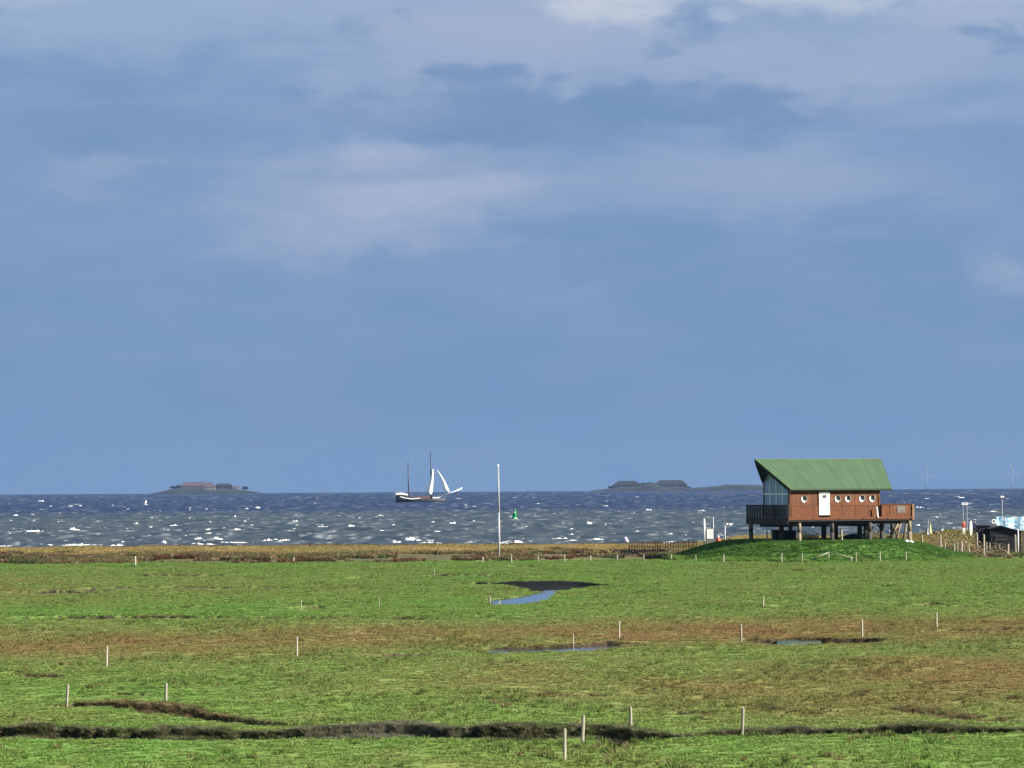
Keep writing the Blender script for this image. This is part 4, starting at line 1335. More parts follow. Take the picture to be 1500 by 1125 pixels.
s0 = at(1148, 792, 345); sz = gh(s0.x, 345)
sb = empty('storage_chest', (s0.x, 345, sz), 0.25); tag(sb, 'dark storage chest with flat lid under the left end of the house', 'chest')
MB().box((0, 0, .48), (2.35, .9, .98)).build('body', M_blackhut, sb)
MB().hexa([(-1.25, -.5, .975), (1.25, -.5, .93), (1.25, .5, .93), (-1.25, .5, .975)], [(-1.15, -.5, 1.10), (1.25, -.5, 1.0), (1.25, .5, 1.0), (-1.15, .5, 1.10)]).build('lid', M_dark, sb)
for u in (-1.0, 1.0):
    MB().box((u, -.47, .45), (.12, .06, .9)).build('batten', M_piledark, sb)
for i, (px, tp, lab, dm) in enumerate(((1123.5, 777, 'left of two short white-topped stakes beside the dark chest under the house', .17),
                                      (1131, 779, 'right of two short white-topped stakes beside the dark chest under the house', .15),
                                      (1170.5, 773, 'bright short post under the house, before the front left pile', .22),
                                      (1233, 774, 'bright short post under the middle of the house', .22))):
    q = at(px, 793, 341.5); o = link('short_stake', post_protos[i]); zz = gh(q.x, 341.5)
    o.location = (q.x, 341.5, zz); hh = H + ray(px, tp)[2] * 341.5 - zz
    o.scale = (dm / 2, dm / 2, hh); tag(o, lab, 'post', 'short stakes under the house')
# upturned boat
q = at(1247, 792, 347); zz = gh(q.x, 347)
bo = empty('upturned_boat', (q.x, 347, zz), 0.1); tag(bo, 'dark blue upturned rowing boat lying under the middle of the house', 'boat')
M_boat = mat('dark_blue_hull', (0.02, 0.035, 0.06), .5, .3, 3)
vs = []; ns, nr = 9, 7
for j in range(ns):
    t = j / (ns - 1); wdt = .62 * math.sin(math.pi * (0.12 + .86 * t)) ** .6; hh = .18 + .55 * math.sin(math.pi * min(1, .25 + t * .6)) * (0.35 + .65 * t)
    for i in range(nr):
        a = math.pi * i / (nr - 1)
        vs.append((-1.15 + 2.3 * t, -wdt * math.cos(a), hh * math.sin(a)))
fs = [(j * nr + i, j * nr + i + 1, (j + 1) * nr + i + 1, (j + 1) * nr + i) for j in range(ns - 1) for i in range(nr - 1)] + [tuple(range(nr)), tuple(range((ns - 1) * nr, ns * nr))]
MB().add(vs, fs).build('hull', M_boat, bo, True)
MB().path([(-1.2, 0, .22), (-.3, 0, .5), (.9, 0, .68), (1.15, 0, .3)], [.03, .03, .03, .03], 6).build('keel', M_dark, bo)
# white boulders at the foot of the right pile
for px, py, r, lab in ((1328, 794, .26, 'left white boulder at the foot of the right front pile'), (1335, 795, .24, 'right white boulder at the foot of the right front pile')):
    q = hit(px, py)
    mbb = MB(); rr = random.Random(px)
    mbb.lathe([(r * .5, -.15), (r, .0), (r * .9, r * .5), (r * .45, r * .85)], n=9)
    mbb.v = [(x * rr.uniform(.85, 1.15), y * rr.uniform(.85, 1.15), z) for x, y, z in mbb.v]
    o = mbb.build('boulder', M_white, None, True); o.location = q
    tag(o, lab, 'boulder', 'boulders at the pile foot')


def bush(name, px, base, top, wpx, d, label, pal, n=260, seed=1, cat='bush'):
    rr = random.Random(seed)
    q = at(px, base, d); z0 = gh(q.x, d)
    hh = H + ray(px, top)[2] * d - z0; ww = wpx * d / F / 2
    e = empty(name, (q.x, d, z0)); tag(e, label, cat)
    st = MB()
    for i in range(16):
        a = rr.uniform(0, 6.28); r = rr.random() ** .5
        st.tube((r * .35 * ww * math.cos(a), r * .3 * ww * math.sin(a), -.1), (r * ww * math.cos(a), r * ww * .7 * math.sin(a), hh * rr.uniform(.6, 1.0) * (1 - .35 * r)), .025, .008, 5, False)
    st.build('stem', M_straw, e)
    lf = [MB() for _ in pal]
    for i in range(n):
        a = rr.uniform(0, 6.28); r = rr.random() ** .5
        x_, y_ = r * ww * math.cos(a), r * ww * .7 * math.sin(a)
        zz = hh * rr.random() ** .8 * (1 - .4 * r * r) * (.75 + .35 * math.sin(5 * a + seed))
        s = rr.uniform(.05, .11)
        v1 = Vector((rr.uniform(-1, 1), rr.uniform(-1, 1), rr.uniform(-1, 1))).normalized() * s
        v2 = Vector((rr.uniform(-1, 1), rr.uniform(-1, 1), rr.uniform(-.2, 1))).normalized() * s * 1.6
        c_ = Vector((x_, y_, max(zz, .02)))
        lf[i % len(pal)].add([c_ - v1, c_ + v1 * .6, c_ + v2, c_ - v1 * .4 + v2 * .7], [(0, 1, 2, 3)])
    for m_, l in zip(pal, lf):
        l.build('foliage', m_, e)
    return e


F_straw = mat('straw_leaf', (0.25, 0.20, 0.10), .85, .3, 8)
F_rust = mat('rusty_leaf', (0.16, 0.075, 0.04), .85, .3, 8)
F_green = mat('green_leaf', (0.06, 0.11, 0.025), .8, .3, 8)
F_grey = mat('grey_green_leaf', (0.14, 0.14, 0.08), .85, .3, 8)
bush('dry_bush', 1185, 793, 777, 34, 349, 'rusty straw bush growing under the left half of the house', [F_rust, F_straw, F_grey], 420, 4)
bush('dry_bush', 1264, 793, 775, 14, 346, 'thin green and yellow shrub between the piles, right of the middle', [F_green, F_straw], 220, 5)
bush('dry_bush', 1284, 793, 776, 22, 350, 'tan leafy shrub between the piles, before the slanting braces', [F_straw, F_grey], 300, 6)
bush('dry_bush', 1308, 793, 779, 20, 350, 'rounded olive shrub under the right end of the house', [F_grey, F_straw], 300, 7)

# ------------------------------------------------------------------ right: beach access with hut, people, signs
D_H = 368
hx0 = at(1451, 800, D_H).x; hx1 = at(1496, 800, D_H).x
hz0 = gh(hx0, D_H)
zz_ = lambda px, py, d=D_H: H + ray(px, py)[2] * d
hut = empty('beach_hut', (hx0, D_H, hz0)); tag(hut, 'black boarded hut with a faint framed hatch at the right edge', 'hut')
wd_ = hx1 - hx0; e1 = zz_(1451, 773) - hz0; rg = zz_(1466, 770) - hz0; e2 = zz_(1496, 778) - hz0; rpos = wd_ * (1466 - 1451) / 45
MB().slab([(0, 0, -.4), (wd_, 0, -.4), (wd_, 0, e2 - .08), (rpos, 0, rg - .08), (0, 0, e1 - .08)], (0, 3.2, 0)).build('wall', M_blackhut, hut)
for (a, za, b, zb) in ((-.15, e1 - .09, rpos, rg), (rpos, rg, wd_ + .25, e2 - .04)):
    MB().hexa([(a, -.25, za - .07), (b, -.25, zb - .07), (b, 3.45, zb - .07), (a, 3.45, za - .07)], [(a, -.25, za), (b, -.25, zb), (b, 3.45, zb), (a, 3.45, za)]).build('roof', M_dark, hut)
hu0 = wd_ * (1459 - 1451) / 45; hu1 = wd_ * (1474 - 1451) / 45; ha = zz_(1466, 791) - hz0; hb = zz_(1466, 785) - hz0
hat = MB().box(((hu0 + hu1) / 2, -.02, (ha + hb) / 2), (hu1 - hu0, .05, hb - ha)).build('hatch', M_dark, hut)
for a, b, c_, d_ in ((hu0, hu1, hb, .05), (hu0, hu1, ha, .05)):
    MB().box(((a + b) / 2, -.045, c_), (b - a + .08, .06, d_)).build('frame', mat('dull_grey', (.10, .10, .11), .6, .2), hat)
for u in (hu0, hu1):
    MB().box((u, -.046, (ha + hb) / 2), (.05, .06, hb - ha - .05)).build('frame', mat('dull_grey', (.10, .10, .11), .6, .2), hat)
ax0 = at(1433.5, 800, 370).x; ax1 = at(1450.5, 800, 370).x; az0 = gh(ax0, 370)
an = empty('dark_shed', (ax0, 370, az0)); tag(an, 'low flat black shed joined to the left of the black hut', 'shed')
ah = zz_(1440, 770, 370) - az0
MB().box(((ax1 - ax0) / 2, 1.2, ah / 2 - .2), (ax1 - ax0, 2.4, ah + .3)).build('wall', M_blackhut, an)
MB().box(((ax1 - ax0) / 2, 1.2, ah + .0), (ax1 - ax0 + .1, 2.6, .09)).build('roof', M_dark, an)

# printed banner on poles behind the hut
bx0 = at(1459.5, 765, 374).x; bx1 = at(1512, 765, 374).x; bgz = gh(bx0, 374)
bn = empty('printed_banner', (bx0, 374, bgz)); tag(bn, 'light blue and white printed banner above the black hut roof', 'banner')
mb_, nt, bs, out = principled('blue_wave_print')
t_ = nt.node('ShaderNodeTexCoord')
wv = nt.noise(nt.vmath('MULTIPLY', t_.outputs['Object'], (1.0, 1, 2.6)), 1.6, 3, .5, 1.4)
pc = nt.ramp(wv, [(0.0, (.02, .10, .28)), (.36, (.05, .22, .48)), (.44, (.25, .55, .75)), (.54, (.62, .78, .85)), (.66, (.78, .82, .84))])
nt.l.new(pc, bs.inputs['Base Color']); bs.inputs['Roughness'].default_value = .6
bt = zz_(1480, 757, 374) - bgz; bb = zz_(1480, 776, 374) - bgz
nseg = 12; vs = []
for i in range(nseg + 1):
    u = (bx1 - bx0) * i / nseg
    sag = .06 * math.sin(i * 1.3)
    lowz = bb + .12 - .42 * max(0, i / nseg - .25)
    vs += [(u, sag - .02, lowz), (u, sag * .6 - .02, bt + .02 * math.sin(i)), (u, sag + .02, lowz), (u, sag * .6 + .02, bt + .02 * math.sin(i))]
fs = []
for i in range(nseg):
    a = i * 4; b = a + 4
    fs += [(a, b, b + 1, a + 1), (a + 2, a + 3, b + 3, b + 2), (a + 1, b + 1, b + 3, a + 3), (a, a + 2, b + 2, b)]
MB().add(vs, fs).build('cloth', mb_, bn)
for u in (.06, (bx1 - bx0) * .5, bx1 - bx0 - .1):
    MB().tube((u, .1, -.4), (u, .1, bt + .06), .05).build('pole', M_steel, bn)
for u, px in ((0, 1491.5),):
    q = at(px, 790, 366.5); zq = gh(q.x, 366.5)
    o = MB().tube((0, 0, -.3), (0, 0, zz_(px, 775, 366.5) - zq), .06).build('pole', M_white, None, True)
    o.name = 'thin_pole'; o.location = (q.x, 366.5, zq); tag(o, 'thin white pole before the right end of the black hut', 'pole')

# signs on poles
q = at(1414, 790, 405); zq = gh(q.x, 405)
sg = empty('direction_sign', (q.x, 405, zq)); tag(sg, 'small white sign on two thin poles behind the people', 'sign')
tp = H + ray(1414, 738)[2] * 405 - zq
for u in (-.22, .24):
    MB().tube((u, 0, -.4), (u, 0, tp), .032).build('pole', M_steel, sg)
sp_ = MB().box((0, -.05, tp), (.74, .04, .30)).build('sign_panel', M_white, sg)
MB().box((0, -.045, tp - .17), (.80, .03, .05)).build('frame', M_dark, sp_)
MB().box((0.0, -.075, tp), (.5, .01, .07)).build('lettering', mat('blue_lettering', (.12, .16, .4), .6, .2), sp_)
q = at(1468.5, 790, 380); zq = gh(q.x, 380)
sg = empty('signal_pole', (q.x, 380, zq)); tag(sg, 'thin pole with a small white box on top, above the banner', 'pole')
tp = H + ray(1468.5, 728)[2] * 380 - zq
MB().tube((0, 0, -.4), (0, 0, tp), .045).build('pole', M_steel, sg)
MB().box((.03, 0, tp + .02), (.40, .25, .20)).build('box', M_white, sg)
MB().box((.03, 0, tp - .12), (.34, .2, .06)).build('bracket', M_dark, sg)
q = at(1455.5, 766, 376); zq = gh(q.x, 376)
lb = empty('life_ring_post', (q.x, 376, zq)); tag(lb, 'white life ring on a post between shed and banner', 'life ring')
tz = H + ray(1455.5, 764)[2] * 376 - zq
MB().tube((0, 0.1, -.3), (0, .1, tz + .1), .05).build('post', M_pile, lb)
mbt = MB(); n, mm = 16, 8; vs = []
for i in range(n):
    a = 2 * math.pi * i / n
    for j in range(mm):
        b = 2 * math.pi * j / mm
        r = .2 + .07 * math.cos(b)
        vs.append((r * math.cos(a), .07 * math.sin(b), tz + r * math.sin(a)))
mbt.add(vs, [(i * mm + j, ((i + 1) % n) * mm + j, ((i + 1) % n) * mm + (j + 1) % mm, i * mm + (j + 1) % mm) for i in range(n) for j in range(mm)])
mbt.build('ring', M_white, lb, True)

# people on the dune crest
for px, hpy, d, rz, jk, tr_, cap, lab, ln in ((1411.5, 756, 397.0, 20, M_rust, M_offwhite, M_hair, 'person in a rust-red jacket and pale trousers below the small white sign', .1),
                                             (1427.5, 763, 398.0, -35, M_purple, M_navy, M_offwhite, 'person in a violet jacket and white cap left of the black shed', .3)):
    q = at(px, 785, d); zq = gh(q.x, d)
    hh = min(1.86, max(1.55, H + ray(px, hpy)[2] * d - zq))
    person('person', (q.x, d, zq), hh, R(rz), M_skin, jk, tr_, cap, lab, ln)
# surfboard standing upright in the sand between them
q = at(1422.5, 775, 396); bz_ = gh(q.x, 396.0) - .08
tz = H + ray(1422.5, 762)[2] * 396
so = empty('surfboard', (q.x, 396, bz_)); tag(so, 'white surfboard standing upright between the two people', 'surfboard')
mbs = MB(); hh = tz - bz_; vs = []; n = 16
out_ = []
for i in range(n):
    a = 2 * math.pi * i / n
    out_.append((.17 * math.sin(a) * (1 - .15 * math.cos(a)), hh / 2 - hh / 2 * math.cos(a)))
mbs.slab([(a, -.03, b) for a, b in out_], (0, .06, 0)).build('board', M_white, so)
MB().hexa([(-.01, .03, .1), (.01, .03, .1), (.01, .03, .3), (-.01, .03, .3)], [(-.01, .16, .12), (.01, .16, .12), (.01, .14, .2), (-.01, .14, .2)]).build('fin', M_dark, so)
bush('brushwood', 1418, 808, 786, 36, 358, 'brown dry brushwood clump below the two people', [F_straw, F_rust, M_straw], 420, 11, 'brushwood')
bush('brushwood', 1436, 809, 793, 14, 359, 'small tan brushwood between the two tall left posts', [F_straw, M_straw], 200, 12, 'brushwood')
bush('brushwood', 1461, 812, 793, 36, 357, 'grey tan brushwood heap in front of the black hut', [F_straw, F_grey, M_straw], 520, 13, 'brushwood')
bush('brushwood', 1490, 814, 808, 34, 352, 'low dry grass clump in front of the hut at the right edge', [F_straw, F_green], 260, 14, 'brushwood')
bush('dune_bush', 1385, 798, 777, 60, 380, 'ochre dune scrub behind the stubby posts', [F_straw, F_rust, F_grey], 900, 15, 'bush')
bush('dune_bush', 1405, 798, 779, 34, 374, 'olive dune scrub left of the person in the rust-red jacket', [F_straw, F_green, F_grey], 500, 16, 'bush')

# dinghy drawn up on the dune
q = at(1369, 774, 403); zq = gh(q.x, 403)
dg_ = empty('dinghy', (q.x, 403, zq), 0.05); tag(dg_, 'small dark inflatable dinghy on the dune right of the house', 'dinghy')
M_rub = mat('black_rubber', (.02, .02, .022), .5, .2)
MB().path([(-.95, -.3, .2), (.5, -.32, .2), (.95, -.1, .3), (.95, .1, .3), (.5, .32, .2), (-.95, .3, .2)], [.16, .16, .13, .13, .16, .16], 8).build('tube', M_rub, dg_, True)
MB().box((-.05, 0, .12), (1.8, .5, .06)).build('floor', M_rub, dg_)
MB().box((-.9, 0, .3), (.08, .5, .4)).build('transom', M_dark, dg_)
MB().hexa([(.75, -.12, .36), (1.0, -.1, .40), (1.0, .1, .40), (.75, .12, .36)], [(.85, -.1, .5), (1.04, -.06, .66), (1.04, .06, .66), (.85, .1, .5)]).build('bow_cover', M_white, dg_)
q = at(1361, 774, 401); zq = gh(q.x, 401)
fl = empty('folded_sail', (q.x, 401, zq)); tag(fl, 'white and yellow folded sail propped beside the dark dinghy', 'sail')
hs_ = H + ray(1361, 762)[2] * 401 - zq
MB().add([(-.26, -.1, 0), (.12, -.1, 0), (-.02, 0, hs_), (-.28, .1, 0), (.1, .1, 0), (-.12, .02, hs_ * .95)], [(0, 1, 2), (3, 5, 4), (0, 2, 5, 3), (1, 4, 5, 2), (0, 3, 4, 1)]).build('cloth', M_white, fl)
MB().add([(.08, -.14, .35), (.36, -.1, .1), (.16, -.1, hs_ * .9), (.08, .1, .35), (.36, .1, .1), (.16, .06, hs_ * .9)], [(0, 1, 2), (3, 5, 4), (0, 2, 5, 3), (1, 4, 5, 2), (0, 3, 4, 1)]).build('panel', mat('pale_yellow', (.6, .6, .25), .7, .15), fl)

# ------------------------------------------------------------------ on the sea
def onsea(px, py, d):
    q = at(px, py, d)
    return Vector((q.x, d, SEA0 - curve(q.x, d)))


# two-masted sailing ship
DS = 1830.0
sx_ = onsea(616, 736, DS)
ship = empty('sailing_ship', sx_, R(6)); tag(ship, 'old two-masted sailing ship with two narrow white sails heading right', 'ship')
S = DS / F                                              # metres per photo pixel there
M_hull = mat('dark_hull_paint', (0.022, 0.026, 0.034), .5, .3, .4)
M_redb = mat('dull_red_band', (0.13, 0.07, 0.065), .6, .2, .4)
M_sail = mat('white_sail', (0.82, 0.82, 0.78), .7, .06, .4)
M_mast = mat('dark_mast', (0.03, 0.032, 0.04), .5, .2, .5)
ns, nr = 17, 9; vs = []
hl = 72 * S
for j in range(ns):
    t = j / (ns - 1); x_ = -hl / 2 + hl * t
    beam = 3.0 * (1 - abs(2 * t - .95) ** 3.2 * .92) if t > .1 else 3.0 * (.62 + 1.6 * t)
    beam = max(.15, beam)
    top = (4.2 * (1 - t) ** 2.2 + 1.25 + 1.9 * max(0, t - .55) ** 1.2 * 1.6)
    rake = (t > .9) * (t - .9) * 9
    for i in range(nr):
        a = -math.pi / 2 + math.pi * i / (nr - 1)
        k_ = abs(math.sin(a)) ** .5 * (1 if a > 0 else -1)
        zz = -1.0 + (top + 1.0) * (1 - math.cos(a) ** .8 if abs(a) < math.pi / 2 - .01 else 1)
        vs.append((x_ + rake * (zz > 0) * .5, beam * k_, zz))
fs = [(j * nr + i, j * nr + i + 1, (j + 1) * nr + i + 1, (j + 1) * nr + i) for j in range(ns - 1) for i in range(nr - 1)]
fs += [tuple(range(nr)), tuple(range((ns - 1) * nr, ns * nr))]
fs += [(j * nr, (j + 1) * nr, (j + 1) * nr + nr - 1, j * nr + nr - 1) for j in range(ns - 1)]
MB().add(vs, fs).build('hull', M_hull, ship, True)


def shp(px, py):
    return ((px - 616) * S, (736 - py) * S)


def strip(name, pts, thick, y0, y1, m_):
    up_ = [(x, z + thick / 2) for x, z in pts]; dn_ = [(x, z - thick / 2) for x, z in reversed(pts)]
    return MB().slab([(x, y0, z) for x, z in up_ + dn_], (0, y1 - y0, 0)).build(name, m_, ship)


strip('stern_bulwark', [shp(579.5, 723.5), shp(588, 723.2), shp(597, 725)], 1.1, -2.4, 2.4, M_white)
strip('white_rail', [shp(586, 727.5), shp(593, 729.8), shp(603, 731), shp(615, 730)], .48, -3.15, -2.85, M_white)
strip('red_rail', [shp(615.5, 730.6), shp(622, 729.5), shp(630, 728.6)], 1.6, -3.12, -2.88, M_redb)
MB().box((shp(607, 0)[0], 0, 2.6), (7.5, 3.4, 1.6)).build('deckhouse', M_redb, ship)
MB().box((shp(589, 0)[0], 0, 4.2), (4.5, 3.2, 1.6)).build('deckhouse', M_hull, ship)
MB().box((shp(639, 0)[0], 0, 2.3), (4.0, 2.6, 1.0)).build('fore_hatch', M_frame, ship)
mz0 = shp(598.8, 0)[0]; mm0 = shp(632.2, 0)[0]
mizt = shp(597.8, 677)[1]; mait = shp(630.8, 662.5)[1]
MB().path([(mz0, 0, .5), (mz0 - .3, 0, mizt)], [.42, .20], 8).build('mizzen_mast', M_mast, ship, True)
MB().path([(mm0, 0, .5), (mm0 - .5, 0, mait)], [.48, .22], 8).build('main_mast', M_mast, ship, True)
bs0 = shp(652, 727); bs1 = shp(677, 716.5)
MB().path([(bs0[0] - 3, 0, bs0[1] - .5), (bs1[0], 0, bs1[1])], [.34, .22], 8).build('bowsprit', M_frame, ship, True)
js = shp(668, 720); je = shp(677, 716)
MB().path([(js[0], 0, js[1] + .3), ((js[0] + je[0]) / 2, 0, js[1] + 1.0), (je[0], 0, je[1] + .3)], [.16, .28, .2], 6).build('furled_jib', M_sail, ship, True)


def sail(name, luff, leech, belly):
    n = len(luff); m_ = 6; vs = []
    for (a, b) in zip(luff, leech):
        for k in range(m_):
            t = k / (m_ - 1)
            vs.append((a[0] * (1 - t) + b[0] * t, -.3 - belly * math.sin(math.pi * t), a[1] * (1 - t) + b[1] * t))
    n0 = len(vs)
    vs += [(x, y + .05, z) for x, y, z in vs]
    fs = []
    for i in range(n - 1):
        for k in range(m_ - 1):
            q_ = (i * m_ + k, i * m_ + k + 1, (i + 1) * m_ + k + 1, (i + 1) * m_ + k)
            fs += [q_, tuple(n0 + v for v in reversed(q_))]
    return MB().add(vs, fs).build(name, M_sail, ship, True)


sail('main_staysail', [shp(*p) for p in ((632.8, 687.5), (631.6, 697), (629.6, 706), (626.4, 714), (625.0, 720), (628, 723.5))],
     [shp(*p) for p in ((635.2, 688), (635.0, 697), (634.7, 706), (634.3, 714), (633.6, 720), (632.4, 724.5))], .8)
sail('jib', [shp(*p) for p in ((639.0, 687.5), (643.2, 694), (647.0, 702), (648.4, 708), (648.8, 714), (650.6, 717.5), (656, 721))],
     [shp(*p) for p in ((640.2, 688), (645.2, 694.5), (650.4, 703), (653.6, 709), (656.0, 714), (657.4, 717.6), (658.6, 721))], .8)
rg_ = MB()
for a, b in (((mm0 - .4, 0, mait * .95), (bs1[0] - 1, 0, bs1[1])), ((mm0 - .3, 0, mait * .62), (bs0[0] + 4, 0, bs0[1] + .5)), ((mm0 - .4, 0, mait * .9), (mz0, 0, 3.0)),
             ((mz0 - .3, 0, mizt * .95), (mm0, 0, 3.0)), ((mz0 - .3, 0, mizt * .9), (-hl / 2 + .5, 0, 5)), ((mm0 - .4, 0, mait * .7), (mm0 - 3, -2.9, 2)), ((mm0 - .4, 0, mait * .7), (mm0 + 1.5, -2.9, 2))):
    rg_.tube(a, b, .035, n=4, cap=False)
rg_.build('rigging', M_mast, ship)

# green buoy
p = onsea(753.5, 765, 850.0)
bu = empty('navigation_buoy', p, 0); bu.rotation_euler = (0, R(5), 0)
tag(bu, 'green conical buoy floating on the sea right of the flagpole', 'buoy')
MB().lathe([(.5, -.5), (.68, -.1), (.68, .35), (.5, .6)], n=14).build('float', M_green, bu, True)
MB().lathe([(.46, .6), (.40, 1.2), (.26, 1.9), (.16, 2.1)], n=12).build('body', M_green, bu, True)
MB().lathe([(.2, 2.1), (.22, 2.2), (.02, 2.65)], n=10).build('top_mark', M_green, bu, True)
MB().lathe([(.70, .0), (.73, .1), (.70, .2)], n=14).build('fender', mat('pale_green', (.35, .5, .42), .6, .3), bu, True)
MB().box((-.1, -.30, 1.65), (.16, .14, .3)).build('light_panel', M_white, bu)

# windsurfer's sail far out on the left
p = onsea(214, 737, 1750.0)
wsf = empty('windsurfer', p, R(42)); wsf.scale = (.8, .8, .8); tag(wsf, 'tiny white curved sail on the sea left of the house island', 'windsurfer')
sc_s = 1750 / F
out_ = [(-1.3, 0.3), (-.5, 3.4), (-.9, 3.0)]
nseg = 8; vs = []
for i in range(nseg + 1):
    t = i / nseg
    vs.append((-.2 + .75 * math.sin(math.pi * t * .9) - .9 * t * t * .7, -.1 * math.sin(math.pi * t), 2.7 * (1 - t) + .35))
for i in range(nseg + 1):
    t = i / nseg
    vs.append((-.2 + .75 * math.sin(math.pi * t * .9) - .9 * t * t * .7 - .05 - .85 * math.sin(math.pi * t) ** .7, .15, 2.7 * (1 - t) + .35))
MB().add(vs + [(x, y + .05, z) for x, y, z in vs], [(i, i + 1, nseg + 2 + i, nseg + 1 + i) for i in range(nseg)] + [(i + 2 * nseg + 2, i + 3 * nseg + 3, i + 3 * nseg + 4, i + 2 * nseg + 3) for i in range(nseg)]).build('sail', M_sail, wsf, True)
MB().hexa([(-1.2, -.3, .0), (1.0, -.3, .0), (1.3, 0, .1), (-1.2, .3, 0)], [(-1.2, -.3, .15), (1.0, -.3, .15), (1.3, 0, .2), (-1.2, .3, .15)]).build('board', M_white, wsf)
MB().tube((.0, 0, .1), (-.3, 0, 3.0), .05, n=6).build('mast', M_mast, wsf)

# ------------------------------------------------------------------ the small islands with their farm mounds
M_isle = mat('shaded_island_turf', (0.012, 0.018, 0.016), .95, .4, .03)  # turf darkened: cloud shade over the islands is put into the colour
M_brick = mat('far_brick', (0.085, 0.066, 0.068), .9, .25, .08)
M_thatch = mat('shaded_thatch', (0.018, 0.018, 0.020), .95, .25, .1)  # thatch darkened for the cloud shade as well
M_tile = mat('grey_red_roof', (0.085, 0.06, 0.062), .8, .25, .1)
M_tree = mat('shaded_foliage', (0.010, 0.016, 0.012), .9, .5, .2)  # tree colour also holds the painted cloud shade
M_limew = mat('lime_wash', (.20, .19, .19), .8, .1, .1)


def isle(name, d, prof, depth, label):
    """prof: (photo column, photo row) outline of the land, extruded as a rounded ridge"""
    xs = [p[0] for p in prof]; n = 60; mm = 10; vs = []
    for i in range(n + 1):
        px = xs[0] + (xs[-1] - xs[0]) * i / n
        py = np.interp(px, xs, [p[1] for p in prof])
        q = at(px, py, d)
        base = SEA0 - curve(q.x, d) - 1.0
        h_ = max(0.3, q.z - base) * (1 + .04 * math.sin(i * 2.1))
        for j in range(mm + 1):
            v = -1 + 2 * j / mm
            vs.append((q.x, d + v * depth, base + h_ * (1 - v * v) ** .6 * (1 if 0 < j < mm else 0) - (0 if 0 < j < mm else 2)))
    fs = [(i * (mm + 1) + j, (i + 1) * (mm + 1) + j, (i + 1) * (mm + 1) + j + 1, i * (mm + 1) + j + 1) for i in range(n) for j in range(mm)]
    o = MB().add(vs, fs).build(name, M_isle, None, True)
    return tag(o, label, 'island', kind='structure')


D1 = 6500.0
isle('island', D1, [(210, 725), (235, 720.5), (250, 716.5), (262, 715), (330, 715.5), (350, 716.5), (372, 720), (392, 724)], 60, 'low dark farm island on the horizon at the left')
D2 = 6800.0
isle('island', D2, [(850, 722), (868, 718), (890, 716), (905, 713.5), (935, 712), (941, 708.5), (952, 707.5), (962, 708.5), (968, 712), (1003, 713.5), (1012, 715), (1055, 711.5), (1062, 709.5), (1072, 709.8), (1120, 710.5), (1160, 712), (1200, 716), (1230, 719)], 60,
     'long dark farm island on the horizon left of the stilt house')


def farm(px0, px1, base, eave, ridge, d, wm, rm, hip, label, nwin=5, chim=True, depth=12):
    s = d / F
    a = at(px0, base, d); b = at(px1, base, d)
    w_ = b.x - a.x; e_ = (base - eave) * s; r_ = (base - ridge) * s
    o = empty('farmhouse', (a.x, d - 8, a.z)); tag(o, label, 'farmhouse', 'farmhouses on the island mounds')
    MB().box((w_ / 2, 0, e_ / 2 - 2), (w_, depth, e_ + 4)).build('wall', wm, o)
    h_ = hip * w_
    rf_ = MB()
    rf_.add([(-.6, -depth / 2 - .6, e_), (w_ + .6, -depth / 2 - .6, e_), (w_ + .6, depth / 2 + .6, e_), (-.6, depth / 2 + .6, e_), (h_, 0, r_), (w_ - h_, 0, r_)],
            [(0, 1, 5, 4), (2, 3, 4, 5), (1, 2, 5), (3, 0, 4), (0, 3, 2, 1)])
    r__ = rf_.build('roof', rm, o)
    if chim:
        MB().box((w_ * .62, 0, r_ + .2), (1.6, 1.6, 2.4)).build('chimney', wm, r__)
    for i in range(nwin):
        u = w_ * (i + .5) / nwin
        MB().box((u, -depth / 2 - .05, e_ * .5), (1.6, .2, min(2.2, e_ * .5))).build('window', M_limew if i % 2 else M_dark_in, o)
    return o


def far_tree(px, base, top, wpx, d, label, seed):
    rr = random.Random(seed); s = d / F
    q = at(px, base, d); hh = (base - top) * s; ww = wpx * s / 2
    e = empty('island_tree', (q.x, d - 4, q.z - 1)); tag(e, label, 'tree', 'wind-bent trees on the islands')
    MB().tube((0, 0, -2), (ww * .2, 0, hh * .6), .6, .25, 6).build('trunk', M_mast, e)
    c_ = MB()
    for i in range(330):
        a = rr.uniform(0, 6.28); r = rr.random() ** .6; el = rr.uniform(-.6, 1)
        p_ = Vector((ww * .15 + r * ww * math.cos(a), r * ww * .7 * math.sin(a), hh * .60 + el * hh * .40 * (1 - .5 * r)))
        v1 = Vector((rr.uniform(-1, 1), rr.uniform(-1, 1), rr.uniform(-1, 1))).normalized() * rr.uniform(.7, 1.5)
        v2 = Vector((rr.uniform(-1, 1), rr.uniform(-1, 1), rr.uniform(-1, 1))).normalized() * rr.uniform(.7, 1.5)
        c_.add([p_ - v1, p_ - v2, p_ + v1, p_ + v2], [(0, 1, 2, 3)])
    c_.build('crown', M_tree, e)


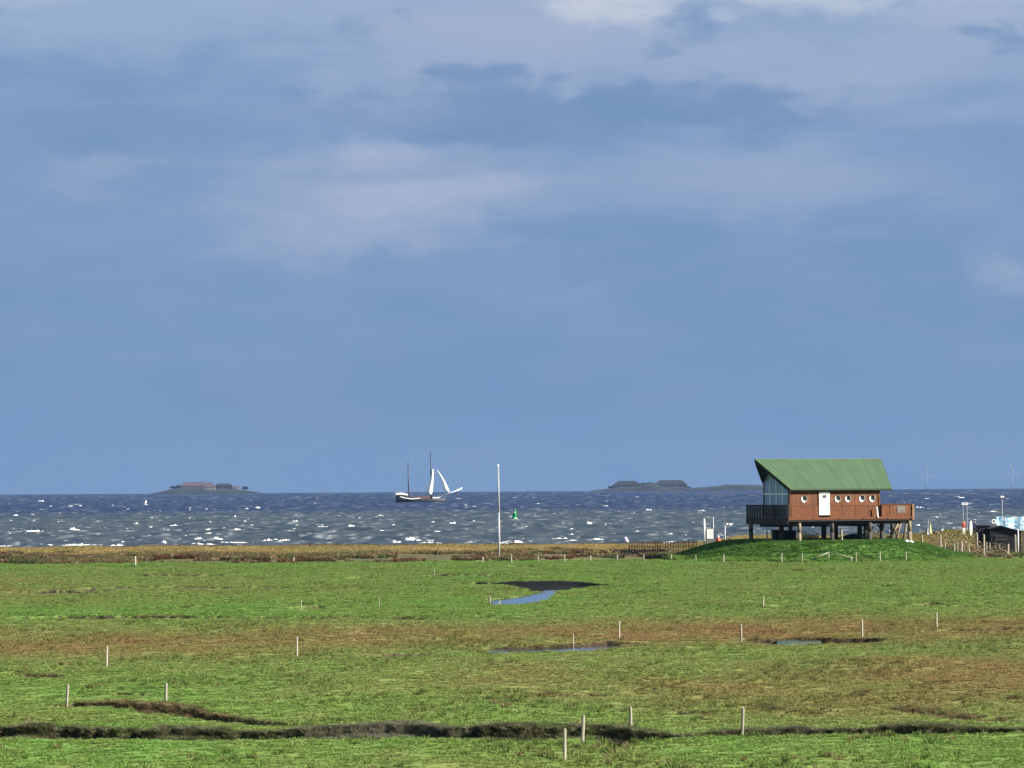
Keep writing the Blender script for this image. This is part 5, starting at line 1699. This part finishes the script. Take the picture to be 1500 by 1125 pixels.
farm(267, 313, 717, 712, 706.3, D1, M_brick, M_tile, .06, 'long reddish farmhouse on top of the left island', 7)
farm(300, 316, 718, 714, 709.5, D1 - 25, M_limew, M_tile, .1, 'small pale house in front of the long reddish farmhouse', 3, False, 8)
farm(315, 341, 717, 712.5, 708.5, D1 + 10, M_thatch, M_thatch, .15, 'dark barn right of the long reddish farmhouse', 3, False)
farm(342, 350, 718, 714.5, 711.5, D1 - 10, M_limew, M_tile, .15, 'tiny pale cottage at the right end of the left island', 2, False, 7)
for i, (px, b_, t_, w_, lab) in enumerate(((254, 717, 711, 11, 'left tree before the long reddish farmhouse, lower one'), (262, 716.5, 709.5, 10, 'tree close to the left gable of the long reddish farmhouse'),
                                          (346, 718, 711, 7, 'small tree beside the tiny pale cottage'), (359, 718.5, 711.5, 9, 'last tree at the right end of the left island'),
                                          (950, 714, 705, 16, 'trees clump between the two thatched farmhouses, left one'), (961, 715, 706.5, 10, 'tree between the two thatched farmhouses, close to the right one'), (941, 715, 706, 10, 'tree at the right gable of the left thatched farmhouse'),
                                          (1008, 715.5, 712, 6, 'small bush right of the right thatched farmhouse'), (894, 716, 711.5, 7, 'small tree left of the left thatched farmhouse'))):
    far_tree(px, b_, t_, w_, D1 - 6 if px < 500 else D2 - 6, lab, i + 3)
farm(897, 940, 716, 711, 704.5, D2, M_thatch, M_thatch, .22, 'left dark thatched farmhouse on the long island', 5, False, 16)
farm(958, 1006, 716, 710, 703.5, D2, M_thatch, M_thatch, .17, 'right dark thatched farmhouse on the long island', 5, False, 16)

# ------------------------------------------------------------------ wind turbines beyond the horizon
M_turb = mat('turbine_hazed', (.24, .30, .38), .5, .04, .1)  # white towers toned to blue-grey, distance haze mixed into the colour


def turbine(px, hub_py, blade_px, d, rot, label):
    s = d / F
    q = at(px, hub_py, d)
    base = SEA0 - curve(q.x, d) - 2
    e = empty('wind_turbine', (q.x, d, base)); tag(e, label, 'wind turbine', 'wind turbines on the horizon')
    hh = q.z - base
    MB().path([(0, 0, 0), (0, 0, hh)], [1.6, 1.1], 10).build('tower', M_turb, e, True)
    MB().box((0, 1.5, hh), (3.0, 8, 3.4)).build('nacelle', M_turb, e)
    hub = MB().lathe([(.3, -2), (1.8, -1), (1.8, 1), (.3, 2)], (0, -4, hh), 10).build('hub', M_turb, e, True)
    bl_ = blade_px * s
    for k in range(3):
        a = rot + k * 2 * math.pi / 3
        ca, sa = math.cos(a), math.sin(a)
        prof = [(0, 1.6), (.12, 4.0), (.45, 3.4), (1.0, 1.2)]
        pts = []
        for t, w_ in prof: pts.append((t * bl_, w_))
        poly = [(x_, w_ * .4) for x_, w_ in pts] + [(x_, -w_ * 1.0) for x_, w_ in reversed(pts)]
        MB().slab([(x_ * ca - y_ * sa, -4.3, hh + x_ * sa + y_ * ca) for x_, y_ in poly], (0, .6, 0)).build('blade', M_turb, hub)


turbine(1357.5, 693.5, 12, 11500.0, R(88), 'pale wind turbine just right of the stilt house roof')
turbine(1482.5, 690.0, 13, 11800.0, R(-18), 'pale wind turbine near the right edge of the picture')

# ------------------------------------------------------------------ sea air
hzm = MB().box((0, 6900, 61), (26000, 14600, 160)).build('haze', M_white)
hm = bpy.data.materials.new('sea_haze'); hm.use_nodes = True
nt = NT(hm.node_tree)
pv = nt.node('ShaderNodeVolumePrincipled'); out = nt.node('ShaderNodeOutputMaterial')
pv.inputs['Color'].default_value = (0.17, 0.265, 0.46, 1)
pv.inputs['Density'].default_value = 4.0e-5
pv.inputs['Anisotropy'].default_value = 0.0
nt.l.new(pv.outputs[0], out.inputs['Volume'])
hzm.data.materials.clear(); hzm.data.materials.append(hm)
tag(hzm, 'thin pale sea haze over everything', 'haze', kind='stuff')
